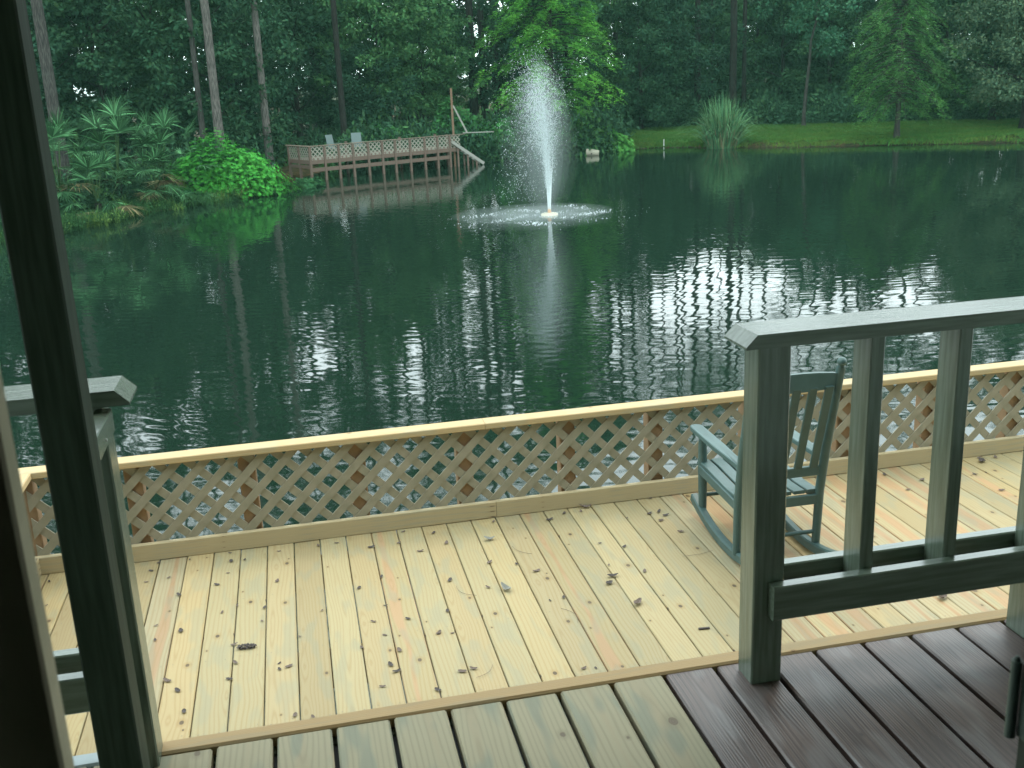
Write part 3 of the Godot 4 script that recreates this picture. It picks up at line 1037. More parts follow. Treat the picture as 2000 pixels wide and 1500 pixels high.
func build_litter() -> void:
	R.seed = 99
	var kinds := []
	for i in 6:
		kinds.append(curl_mesh(300 + i, 0.046, 0.024))
	var spots := [-0.90, -5.32, -0.87, -5.41, -0.80, -5.21, -0.91, -5.19, -0.71, -5.40, -0.50, -5.42, -0.49, -5.31, -0.50, -5.17, -0.55, -5.05, -0.42, -5.31, -0.24, -5.36, -0.25, -5.00, -0.51, -4.74, -0.44, -4.79, -0.31, -4.73, -0.81, -4.70, -0.80, -4.56, -0.69, -4.61, -0.73, -4.99, -0.44, -4.41, -0.24, -4.19, -0.20, -4.15, -0.24, -4.14, -0.43, -4.25, -0.45, -4.12, -0.71, -4.18, -0.66, -4.09, -0.62, -3.92, -0.18, -3.77, -0.11, -3.74, -0.15, -4.40, -0.04, -4.62, -1.41, -5.35, -1.37, -5.07, 0.07, -5.37, -0.03, -5.37, -0.32, -4.60, 0.44, -5.41, 0.40, -5.27, 0.50, -5.13, 0.60, -5.34, 0.65, -5.19, 0.60, -4.75, 0.54, -4.44, 0.53, -4.23, 0.77, -4.62, 0.83, -4.89, 0.96, -4.83, 1.04, -4.72, 1.03, -4.40, 1.10, -4.41, 1.41, -4.68, 1.44, -4.94, 1.55, -4.86, 1.56, -4.56, 0.19, -4.44, 0.23, -4.30, 0.28, -4.15, 0.35, -4.42, 0.26, -4.58, 0.27, -4.89, 0.12, -4.22, 0.18, -3.88, 0.25, -3.98, 0.40, -3.79, 1.02, -3.78, 1.07, -3.77, 1.25, -5.32, 1.85, -5.13, 1.90, -4.95, 1.82, -5.23, 0.15, -4.80, 0.25, -5.26, 0.23, -4.04, 0.47, -4.25, 0.52, -3.90, 0.57, -3.91, 3.65, -5.52, 4.15, -5.40, 4.05, -5.42, 3.52, -5.21, 3.36, -5.35, 3.86, -5.19, 3.36, -5.10, 3.85, -4.93, 0.95, -5.39, 1.36, -5.38, 1.46, -5.38, 1.26, -5.32, 1.82, -5.23, 1.88, -5.24, 1.85, -5.12, 1.90, -4.95, 1.90, -5.18, 1.68, -5.21, 1.90, -5.44, 2.03, -5.45, 2.28, -5.41]
	for i in range(0, spots.size(), 2):
		var k := R.randi_range(0, 5)
		var o := obj("fallen_leaf", kinds[k], M.dead if R.randf() < 0.55 else M.dead_dark)
		o.position = Vector3(spots[i], 0.0015, spots[i + 1])
		o.rotation.y = R.randf() * TAU
		var s := R.randf_range(0.4, 0.95)
		o.scale = Vector3(s, s * 0.7, s)
		tag(o, "small curled dry brown leaf lying on the new pine deck", "leaf", "dry leaves scattered on the new deck")
	for e in [
		[Vector2(0.851, -4.571), 0.070, 0.034, "dead_pale", "pale grey curled leaf in the middle of the new deck"],
		[Vector2(0.883, -5.161), 0.060, 0.034, "dead_pale", "pale grey flat leaf on new deck nearer the fence"],
		[Vector2(1.391, -4.552), 0.06, 0.026, "dead_dark", "long dark leaf, upper one of a pair right of deck middle"],
		[Vector2(1.35, -4.483), 0.045, 0.03, "dead_dark", "short dark rolled leaf beneath the long dark leaf"],
		[Vector2(1.419, -4.254), 0.07, 0.032, "dead", "brown two-lobed leaf alone left of the thick railing post"],
		[Vector2(2.785, -3.902), 0.072, 0.045, "dead", "large brown leaf seen beneath the porch railing's bottom rail"],
		[Vector2(4.024, -5.356), 0.075, 0.040, "dead_dark", "dark three-cornered leaf seen between the right-hand balusters"],
		[Vector2(1.499, -5.425), 0.075, 0.030, "dead", "reddish brown leaf clump against the kick board left of chair"]]:
		var o := obj("fallen_leaf", curl_mesh(int(e[1] * 1000) + int(e[0].y * -31), e[1], e[2]), M[e[3]])
		o.position = Vector3(e[0].x, 0.0015, e[0].y)
		o.rotation.y = R.randf() * TAU
		tag(o, e[4], "leaf")
	# a broken pine cone: core with scales
	var cone := sur()
	for i in 26:
		var t := i / 25.0
		var a := i * 2.4
		var rr := 0.007 * sin(PI * clampf(t * 0.9 + 0.08, 0, 1))
		var p := Vector3((t - 0.5) * 0.075, 0.009 + rr * sin(a) * 0.8, rr * cos(a))
		bar(cone, p, p + Vector3(0.010, 0.006 * sin(a), 0.008 * cos(a)), 0.010, 0.003, Vector3(0.2, 1, 0.3), 0.001)
	var co := obj("pine_cone", cone.commit(), M.dead_dark)
	co.position = Vector3(-0.389, 0.0, -4.368)
	co.rotation.y = -0.1
	tag(co, "slim broken dark pine cone on the left part of new deck", "pine cone")
	for e in [[0.983, -5.04, 1.062, -4.918, 0.02, "thin curved twig below the pale leaf near the fence"], [1.059, -4.308, 1.099, -4.154, -0.03, "two-bend pine needle right of deck middle"], [0.569, -3.836, 0.654, -3.915, 0.02, "short needle near the porch edge on a reddish board"], [1.799, -4.659, 1.976, -4.68, 0.012, "long thin twig beside the chair's left rocker"], [0.62, -4.68, 0.70, -4.55, 0.03, "fine crooked needle on the orange board left of deck middle"]]:
		var a := Vector3(e[0], 0.005, e[1])
		var b := Vector3(e[2], 0.005, e[3])
		var side := (b - a).cross(Vector3.UP).normalized()
		var pts := []
		var rad := []
		for i in 7:
			var t := i / 6.0
			pts.append(a.lerp(b, t) + side * e[4] * sin(PI * t))
			rad.append(0.0008)
		var o := obj("twig", tube_mesh(pts, rad, 5), M.dead)
		tag(o, e[5], "twig")
	var chip := obj("bark_chip", box_mesh(Vector3(-0.025, 0, -0.006), Vector3(0.025, 0.007, 0.006), 0.002), M.dead_dark)
	chip.position = Vector3(1.627, 0.0015, -3.946)
	chip.rotation.y = -0.12
	tag(chip, "small straight bark chip on the deck left of railing post", "bark chip")

# ---------- fountain ----------
func build_fountain() -> void:
	var at := Vector3(8.65, WATER, -34.95)
	var f := thing("fountain", "floating pond fountain throwing a tall white spray of water", "fountain", at)
	var disc := sur()
	tube(disc, [Vector3(0, -0.06, 0), Vector3(0, -0.01, 0), Vector3(0, 0.05, 0), Vector3(0, 0.075, 0), Vector3(0, 0.085, 0)], [0.20, 0.29, 0.29, 0.24, 0.05], 24)
	obj("float_disc", disc.commit(), M.float_disc, f)
	obj("nozzle", tube_mesh([Vector3(0, 0.08, 0), Vector3(0, 0.13, 0), Vector3(0, 0.22, 0), Vector3(0, 0.26, 0)], [0.075, 0.06, 0.05, 0.035], 14), M.nozzle, f)
	var r := RandomNumberGenerator.new()
	r.seed = 5
	var g := 9.8
	for i in 13:
		var a := TAU * i / 13.0 + r.randf_range(-0.2, 0.2)
		var lean := r.randf_range(0.02, 0.075)
		var up := r.randf_range(7.6, 9.0)
		var vel := Vector3(cos(a) * lean * up, up, sin(a) * lean * up)
		var pts := []
		var rad := []
		var top := r.randf_range(0.16, 0.34)
		for k in 9:
			var t := top * k / 8.0
			pts.append(Vector3(cos(a) * 0.04, 0.2, sin(a) * 0.04) + vel * t - Vector3(0, 0.5 * g * t * t, 0))
			rad.append(lerpf(0.016, 0.006, k / 8.0))
		obj("water_jet", tube_mesh(pts, rad, 7), M.jet, f)
	var drop := SphereMesh.new()
	drop.radius = 1.0
	drop.height = 2.0
	drop.radial_segments = 6
	drop.rings = 3
	var count := 15000
	var mm := MultiMesh.new()
	mm.transform_format = MultiMesh.TRANSFORM_3D
	mm.mesh = drop
	mm.instance_count = count
	for i in count:
		var a := r.randf() * TAU
		var kind := r.randf()
		var lean := absf(r.randfn(0.0, 0.075)) + 0.015
		var up := 0.0
		if kind < 0.82:
			up = 7.0 + 3.5 * (0.5 * r.randf() + 0.5 * r.randf())
		else:
			up = r.randf_range(6.5, 8.6)
			lean = r.randf_range(0.05, 0.125)
		lean *= 0.9 + 0.25 * sin(a * 3.0 + 1.0)
		var t_top := up / g
		var t := r.randf_range(0.12, 1.0) * t_top if kind < 0.82 else r.randf_range(0.5, 1.95) * t_top
		if kind < 0.08:
			t = r.randf_range(0.9, 1.6) * t_top
		var vel := Vector3(cos(a) * lean * up, up, sin(a) * lean * up)
		var drag := 1.0 / (1.0 + 0.25 * t)
		var p := Vector3(vel.x * t * drag, 0.2 + (vel.y * t - 0.5 * g * t * t) * 0.97, vel.z * t * drag) + Vector3(-0.42, 0, -0.05) * t * t + rv(r) * 0.05
		p.y = maxf(p.y, 0.03)
		var s := r.randf_range(0.003, 0.0065) * (1.6 if r.randf() < 0.03 else 1.0)
		var b := Basis(Vector3(s, 0, 0), Vector3(0, s * r.randf_range(1.2, 3.6), 0), Vector3(0, 0, s))
		mm.set_instance_transform(i, Transform3D(b, p))
	var spray := MultiMeshInstance3D.new()
	spray.multimesh = mm
	spray.material_override = M.spray
	spray.name = "water_spray"
	spray.set_meta("kind", "stuff")
	f.add_child(spray)
	# drops and foam where the spray falls back
	var foam := MultiMesh.new()
	foam.transform_format = MultiMesh.TRANSFORM_3D
	foam.mesh = drop
	foam.instance_count = 1500
	for i in 1500:
		var a := r.randf() * TAU
		var rr := clampf(r.randfn(2.1, 0.85), 0.3, 4.2)
		if r.randf() < 0.35:
			rr = 2.6 * sqrt(r.randf())
		var patch := 0.5 + 0.5 * sin(a * 5.0 + rr * 2.0) * sin(a * 2.0 - rr)
		var s := r.randf_range(0.004, 0.013) * (0.15 + 1.3 * patch * patch)
		foam.set_instance_transform(i, Transform3D(Basis(Vector3(s * r.randf_range(1, 2.6), 0, 0), Vector3(0, s * r.randf_range(0.4, 1.6), 0), Vector3(0, 0, s * 1.2)), Vector3(cos(a) * rr * 0.92 - 0.25, 0.004 + s * 0.5, sin(a) * rr * 0.85)))
	var fo := MultiMeshInstance3D.new()
	fo.multimesh = foam
	fo.material_override = M.spray
	fo.name = "foam"
	fo.set_meta("kind", "stuff")
	f.add_child(fo)
	for e in [["spray_mist", Vector3(0.0, 2.2, 0), Vector3(0.7, 4.2, 0.7), 0.09], ["spray_mist", Vector3(-0.1, 2.5, 0), Vector3(1.3, 4.8, 1.3), 0.085], ["spray_mist", Vector3(-0.15, 2.6, 0), Vector3(1.9, 5.2, 1.9), 0.045], ["drift_mist", Vector3(-0.3, 2.2, 0), Vector3(2.7, 4.8, 2.5), 0.018], ["splash_mist", Vector3(-0.25, 0.10, 0), Vector3(3.6, 0.30, 3.3), 0.10], ["splash_mist", Vector3(-0.6, 0.12, 0), Vector3(5.6, 0.34, 4.6), 0.055]]:
		var fog := FogVolume.new()
		fog.shape = RenderingServer.FOG_VOLUME_SHAPE_ELLIPSOID
		fog.size = e[2]
		var fm := FogMaterial.new()
		fm.density = e[3]
		fm.albedo = Color(0.93, 0.98, 0.98)
		fog.material = fm
		fog.name = numbered(e[0])
		fog.position = at + e[1]
		fog.set_meta("kind", "stuff")
		add_child(fog)

# ---------- the old dock across the pond ----------
func build_dock() -> void:
	var at := Vector3(1.25, 0, -53.95)
	var d := thing("dock", "old brown wooden dock on many posts with pale lattice railing across pond", "dock", at, 0.4288)
	var xs := [0.0, 0.80, 1.59, 2.40, 3.27, 4.10, 4.87, 5.78, 6.68, 7.49, 8.28]
	var floor_y := -1.2
	for x in xs:
		obj("post", box_mesh(Vector3(x - 0.06, -3.4, -0.06), Vector3(x + 0.06, -0.535, 0.06), 0.008), M.dockwood, d)
	for e in [[0.0, -1.2], [0.0, -2.4], [3.3, -2.4], [6.6, -2.4], [8.9, -1.2], [8.9, -2.4]]:
		obj("post", box_mesh(Vector3(e[0] - 0.06, -3.4, e[1] - 0.06), Vector3(e[0] + 0.06, -0.535, e[1] + 0.06), 0.008), M.dockwood, d)
	obj("cap_rail", box_mesh(Vector3(-0.08, -0.525, -0.07), Vector3(9.3, -0.49, 0.07), 0.005), M.dockrail, d)
	obj("cap_rail", box_mesh(Vector3(-0.08, -0.530, -2.6), Vector3(0.08, -0.488, -0.083), 0.005), M.dockrail, d)
	obj("rim_joist", box_mesh(Vector3(0.062, -1.39, -0.02), Vector3(9.0, -1.19, 0.03), 0.005), M.dockwood, d)
	obj("rim_joist", box_mesh(Vector3(-0.02, -1.388, -2.5), Vector3(0.03, -1.188, -0.063), 0.005), M.dockwood, d)
	obj("cross_beam", box_mesh(Vector3(-0.05, -1.76, -0.015), Vector3(8.33, -1.57, 0.035), 0.005), M.dockwood, d)
	obj("cross_beam", box_mesh(Vector3(-0.015, -1.6, -2.5), Vector3(0.035, -1.45, -0.063), 0.005), M.dockwood, d)
	for i in 24:
		obj("deck_board", box_mesh(Vector3(0.05 + i * 0.37, -1.225, -2.55), Vector3(0.05 + i * 0.37 + 0.35, -1.187, -0.025), 0.004), M.dockwood, d)
	for i in xs.size() - 1:
		far_lattice(d, Vector3(xs[i] + 0.062, 0, 0.0), Vector3(1, 0, 0), xs[i + 1] - xs[i] - 0.124)
	far_lattice(d, Vector3(8.342, 0, 0.0), Vector3(1, 0, 0), 0.62)
	far_lattice(d, Vector3(0.0, 0, -1.139), Vector3(0, 0, 1), 1.075)
	far_lattice(d, Vector3(0.0, 0, -2.339), Vector3(0, 0, 1), 1.075)
	# the gangway down to the water
	var g := thing("gangway", "grey wooden gangway sloping from dock's right end down to the water", "gangway", Vector3(8.9, 0, -57.38), 0.17)
	for z in [0.0, -0.62]:
		obj("stringer", bar_mesh(Vector3(0.02, -0.86, z), Vector3(1.80, -2.13, z), 0.05, 0.16, Vector3.UP, 0.005), M.greyboard, g)
		for k in [0.35, 0.9, 1.4]:
			obj("post", box_mesh(Vector3(k - 0.05, -3.2, z - 0.085), Vector3(k + 0.05, -0.95 - k * 0.71, z - 0.027), 0.005), M.dockwood, g)
	for k in 8:
		var x: float = 0.1 + k * 0.22
		obj("tread", box_mesh(Vector3(x, -0.93 - x * 0.71, -0.594), Vector3(x + 0.16, -0.90 - x * 0.71, -0.026), 0.004), M.greyboard, g)
	var p := thing("dock_pole", "tall brown pole with diagonal pale brace above the dock's right end", "pole", Vector3(9.08, 0, -57.75))
	obj("shaft", box_mesh(Vector3(-0.055, -2.9, -0.055), Vector3(0.055, 1.92, 0.055), 0.006), M.pole, p)
	obj("brace", bar_mesh(Vector3(0.06, 1.02, 0.02), Vector3(0.74, -0.42, 0.06), 0.05, 0.085, Vector3.UP, 0.004), M.greyboard, p)
	obj("handrail", bar_mesh(Vector3(0.5, -0.44, 0.07), Vector3(2.2, -0.46, 0.2), 0.06, 0.05, Vector3.UP, 0.004), M.greyboard, p)
	var c := thing("sling_chair", "grey mesh chair on the dock, left one and narrower", "chair", Vector3(2.45, floor_y + 0.014, -56.4), 0.75, "mesh chairs on the far dock")
	obj("backrest", bar_mesh(Vector3(0, 0.42, -0.02), Vector3(0, 1.08, -0.16), 0.50, 0.02, Vector3(0, 0.2, 1), 0.004), M.sling, c)
	obj("seat", box_mesh(Vector3(-0.25, 0.40, -0.02), Vector3(0.25, 0.42, 0.45)), M.sling, c)
	for e in [[-0.27, -0.06], [0.27, -0.06], [-0.27, 0.43], [0.27, 0.43]]:
		obj("leg", tube_mesh([Vector3(e[0], 0.0, e[1]), Vector3(e[0], 0.62, e[1])], [0.015, 0.015], 6), M.metal, c)
	for s in [-0.27, 0.27]:
		obj("arm", box_mesh(Vector3(s - 0.02, 0.621, -0.1), Vector3(s + 0.02, 0.645, 0.46)), M.metal, c)
	dup(c, "sling_chair", Vector3(3.78, floor_y + 0.014, -56.55), 0.1, Vector3(1.05, 1.02, 1.0), "grey mesh chair on the dock, right one facing the pond squarely", "mesh chairs on the far dock")

func far_lattice(parent: Node3D, o: Vector3, along: Vector3, wide: float) -> void:
	var out := along.cross(Vector3.UP)
	var rect := PackedVector2Array([Vector2(0, -1.188), Vector2(wide, -1.188), Vector2(wide, -0.535), Vector2(0, -0.535)])
	var st := sur()
	for layer in 2:
		var s := 1.0 if layer == 0 else -1.0
		var dir := Vector2(1, s).normalized()
		var nor := Vector2(-dir.y, dir.x)
		for k in range(-8, 18):
			var c := Vector2(k * 0.235, -0.9)
			var poly := PackedVector2Array([c - dir * 3 - nor * 0.028, c + dir * 3 - nor * 0.028, c + dir * 3 + nor * 0.028, c - dir * 3 + nor * 0.028])
			for piece in Geometry2D.intersect_polygons(poly, rect):
				for z in [0.008 * layer - 0.003, 0.008 * layer + 0.004]:
					for i in range(1, piece.size() - 1):
						tri(st, place(o, along, out, piece[0], z), place(o, along, out, piece[i], z), place(o, along, out, piece[i + 1], z), out)
	var m := obj("lattice_panel", st.commit(), M.docklattice, parent)
	m.set_meta("kind", "stuff")

# ---------- shore plants ----------
func fan_palm(sd: int, fronds: int, high: float, at: Vector3, label: String) -> void:
	var r := RandomNumberGenerator.new()
	r.seed = sd
	var o := thing("palmetto", label, "palm", at, 0.0, "palmettos on the left bank")
	obj("trunk", tube_mesh([Vector3(0, -0.3, 0), Vector3(0.1, high * 0.16, 0)], [0.16, 0.14], 8), M.bark_dark, o)
	for i in fronds:
		var lv := Leaves.new()
		var a := i * 2.39996 + r.randf()
		var tilt := 0.12 + 1.75 * float(i) / fronds
		var out := Vector3(cos(a) * sin(tilt), cos(tilt), sin(a) * sin(tilt))
		var base := Vector3(0.1, high * 0.16, 0)
		var stalk := high * r.randf_range(0.36, 0.56)
		var hub := base + out * stalk + Vector3(0, -0.25 * sin(tilt), 0)
		var side := out.cross(Vector3.UP).normalized()
		var face := (out * 0.75 + Vector3(0, -0.35 * sin(tilt), 0)).normalized()
		var nor := side.cross(face).normalized()
		var dead := tilt > 1.3 and r.randf() < 0.35
		var col := Color(0.10, 0.088, 0.045) if dead else Color(0.042, 0.108, 0.046)
		lv.blade([base, base.lerp(hub, 0.5) + Vector3(0, 0.06, 0), hub], 0.06, side, Color(0.04, 0.075, 0.03))
		for k in 26:
			var w := lerpf(-1.6, 1.6, k / 25.0)
			var dir := (face * cos(w) + side * sin(w)).normalized()
			var l := r.randf_range(0.75, 1.05) * (1.0 - 0.18 * absf(w) / 1.9) * (0.45 + high * 0.155)
			var pts := []
			var sag := r.randf_range(0.05, 0.45)
			for m in 6:
				var t := m / 5.0
				pts.append(hub + dir * l * t + nor * 0.08 * sin(w * 6.0) * t + Vector3(0, -l * sag * maxf(0.0, t - 0.45) * t, 0))
			var tone := 0.55 + 2.6 * pow(r.randf(), 4.0)
			lv.blade(pts, 0.055, dir.cross(nor).normalized(), Color(col.r * tone, col.g * tone, col.b * tone))
		obj("frond", lv.mesh(), M.leaf_gloss, o)

func build_pampas() -> void:
	var at := Vector3(25.3, WATER - 0.1, -59.3)
	var o := thing("pampas_grass", "large arching clump of blue-green pampas grass at water's edge", "pampas grass", at)
	var r := RandomNumberGenerator.new()
	r.seed = 61
	var lv := Leaves.new()
	var dry := Leaves.new()
	for i in 1000:
		var a := r.randf() * TAU
		var root := Vector3(cos(a), 0, sin(a)) * sqrt(r.randf()) * 0.85
		var out := (root * 0.9 + Vector3(cos(a), 0, sin(a)) * 0.3 + rv(r) * 0.7)
		out.y = 0
		var l := r.randf_range(1.6, 3.8)
		var reach := r.randf_range(0.15, 1.0) * out.length() * 1.5
		out = out.normalized()
		var pts := []
		for m in 7:
			var t := m / 6.0
			pts.append(root + out * reach * (t * 0.5 + t * t * 0.8) + Vector3(0, l * (t - 0.42 * t * t * t * clampf(reach, 0.2, 1.6)), 0))
		if r.randf() < 0.26:
			dry.blade(pts.slice(0, 5), 0.035, out.cross(Vector3.UP), tint(r, Color(0.22, 0.19, 0.12)))
		else:
			lv.blade(pts, 0.066, out.cross(Vector3.UP).rotated(Vector3.UP, r.randf_range(-1, 1)), tint(r, Color(0.085, 0.20, 0.095), 0.6))
	obj("blades", lv.mesh(), M.grass, o)
	obj("dry_blades", dry.mesh(), M.grass, o)

func bush(sd: int, rx: float, h: float, rz: float, n: int, l: float, col: Color) -> ArrayMesh:
	var r := RandomNumberGenerator.new()
	r.seed = sd
	var lv := Leaves.new()
	for i in n:
		var o := rv(r)
		o.y = absf(o.y)
		var lump := 0.82 + 0.18 * sin(o.x * 5.0 + sd) * cos(o.z * 4.0) + r.randf_range(-0.1, 0.1)
		var p := Vector3(o.x * rx, o.y * h, o.z * rz) * lump * pow(r.randf(), 0.12)
		# a rosette of leaves
		var up := (o + Vector3(0, 0.7, 0) + rv(r) * 0.3).normalized()
		var e1 := up.cross(rv(r)).normalized()
		var shade := r.randf_range(0.75, 1.2)
		for k in 7:
			var a := k * TAU / 7.0 + r.randf() * 0.4
			var dir := (e1.rotated(up, a) + up * r.randf_range(0.1, 0.7)).normalized()
			lv.add(p, dir, dir.cross(up).normalized(), l * r.randf_range(0.7, 1.2), l * 0.4, tint(r, Color(col.r * shade, col.g * shade, col.b * shade), 0.2))
	return lv.mesh()

func build_bushes() -> void:
	var o := thing("shrub", "bright yellow-green rounded shrub at the water beside palmettos", "shrub", Vector3(-2.85, WATER + 0.05, -49.0))
	obj("foliage", bush(71, 3.25, 2.75, 1.9, 4400, 0.125, Color(0.05, 0.25, 0.04)), M.leaf, o)
	obj("stems", tube_mesh([Vector3(0, -0.3, 0), Vector3(0.3, 1.4, 0.1)], [0.06, 0.02], 6), M.bark_dark, o)
	var lo := thing("shrub", "low bright green skirt of leaves spilling onto water below shrub", "shrub", Vector3(-1.0, WATER - 0.05, -49.25))
	obj("foliage", bush(72, 1.5, 0.8, 0.8, 420, 0.15, Color(0.06, 0.27, 0.05)), M.leaf, lo)
	for e in [[-4.4, -46.9, 1.2, 0.75, 0.9, 73, "low dark green shrub under the palmettos at the bank"], [1.0, -51.2, 0.9, 0.9, 0.9, 74, "small dark shrub between bright shrub and dock"], [12.6, -60.4, 1.9, 2.6, 1.3, 75, "mid-green leafy shrub right of the gangway"], [16.2, -60.9, 1.8, 2.0, 1.3, 76, "leafy shrub at the waterline behind the fountain"], [19.2, -62.0, 1.7, 1.5, 1.2, 77, "bright drooping shrub beside the pale log"], [9.9, -62.2, 2.4, 3.4, 1.6, 78, "tall viny shrub behind the dock's brace pole"], [6.0, -63.0, 2.2, 2.2, 1.5, 79, "leafy shrub behind the dock lattice"]]:
		var s := thing("shrub", e[6], "shrub", Vector3(e[0], ground_y(e[0], e[1]) - 0.1, e[1]))
		var col := Color(0.045, 0.16, 0.05) if e[5] in [75, 76, 78, 79] else Color(0.07, 0.24, 0.05) if e[5] == 77 else Color(0.03, 0.10, 0.04)
		obj("foliage", bush(e[5], e[2], e[3], e[4], int(500 * e[2] * maxf(1.0, e[3] * 0.6)), 0.18, col), M.leaf, s)
	fan_palm(81, 22, 4.5, Vector3(-8.9, ground_y(-8.9, -45.0), -45.0), "palmetto at far left beside the tall post")
	fan_palm(82, 26, 5.0, Vector3(-6.9, ground_y(-6.9, -46.4), -46.4), "tallest palmetto, middle one with dead hanging fronds")
	fan_palm(83, 22, 4.4, Vector3(-5.2, ground_y(-5.2, -48.0), -48.0), "palmetto nearest the bright shrub")
	fan_palm(84, 17, 3.0, Vector3(-7.4, ground_y(-7.4, -43.9), -43.9), "small low palmetto in front leaning over the bank")
	fan_palm(85, 17, 3.2, Vector3(-5.5, ground_y(-5.5, -46.3), -46.3), "low palmetto between the tallest one and the bright shrub")
	build_pampas()
	var log_ := thing("log", "short pale cut log lying at the far waterline", "log", Vector3(17.4, WATER + 0.14, -59.5), -0.35)
	obj("bark", tube_mesh([Vector3(-0.36, 0.05, 0), Vector3(0, 0.02, 0), Vector3(0.36, -0.03, 0)], [0.21, 0.2, 0.17], 14), M.log, log_)
	obj("knot_hole", tube_mesh([Vector3(-0.05, -0.02, 0.19), Vector3(-0.05, -0.02, 0.215)], [0.045, 0.04], 10), M.dark, log_)
	var stake := obj("stake", tube_mesh([Vector3(0, -0.5, 0), Vector3(0.01, 0.55, 0)], [0.022, 0.02], 8), M.white)
	stake.position = Vector3(22.5, WATER, -61.6)
	tag(stake, "thin white stake standing in shallow water left of pampas grass", "stake")

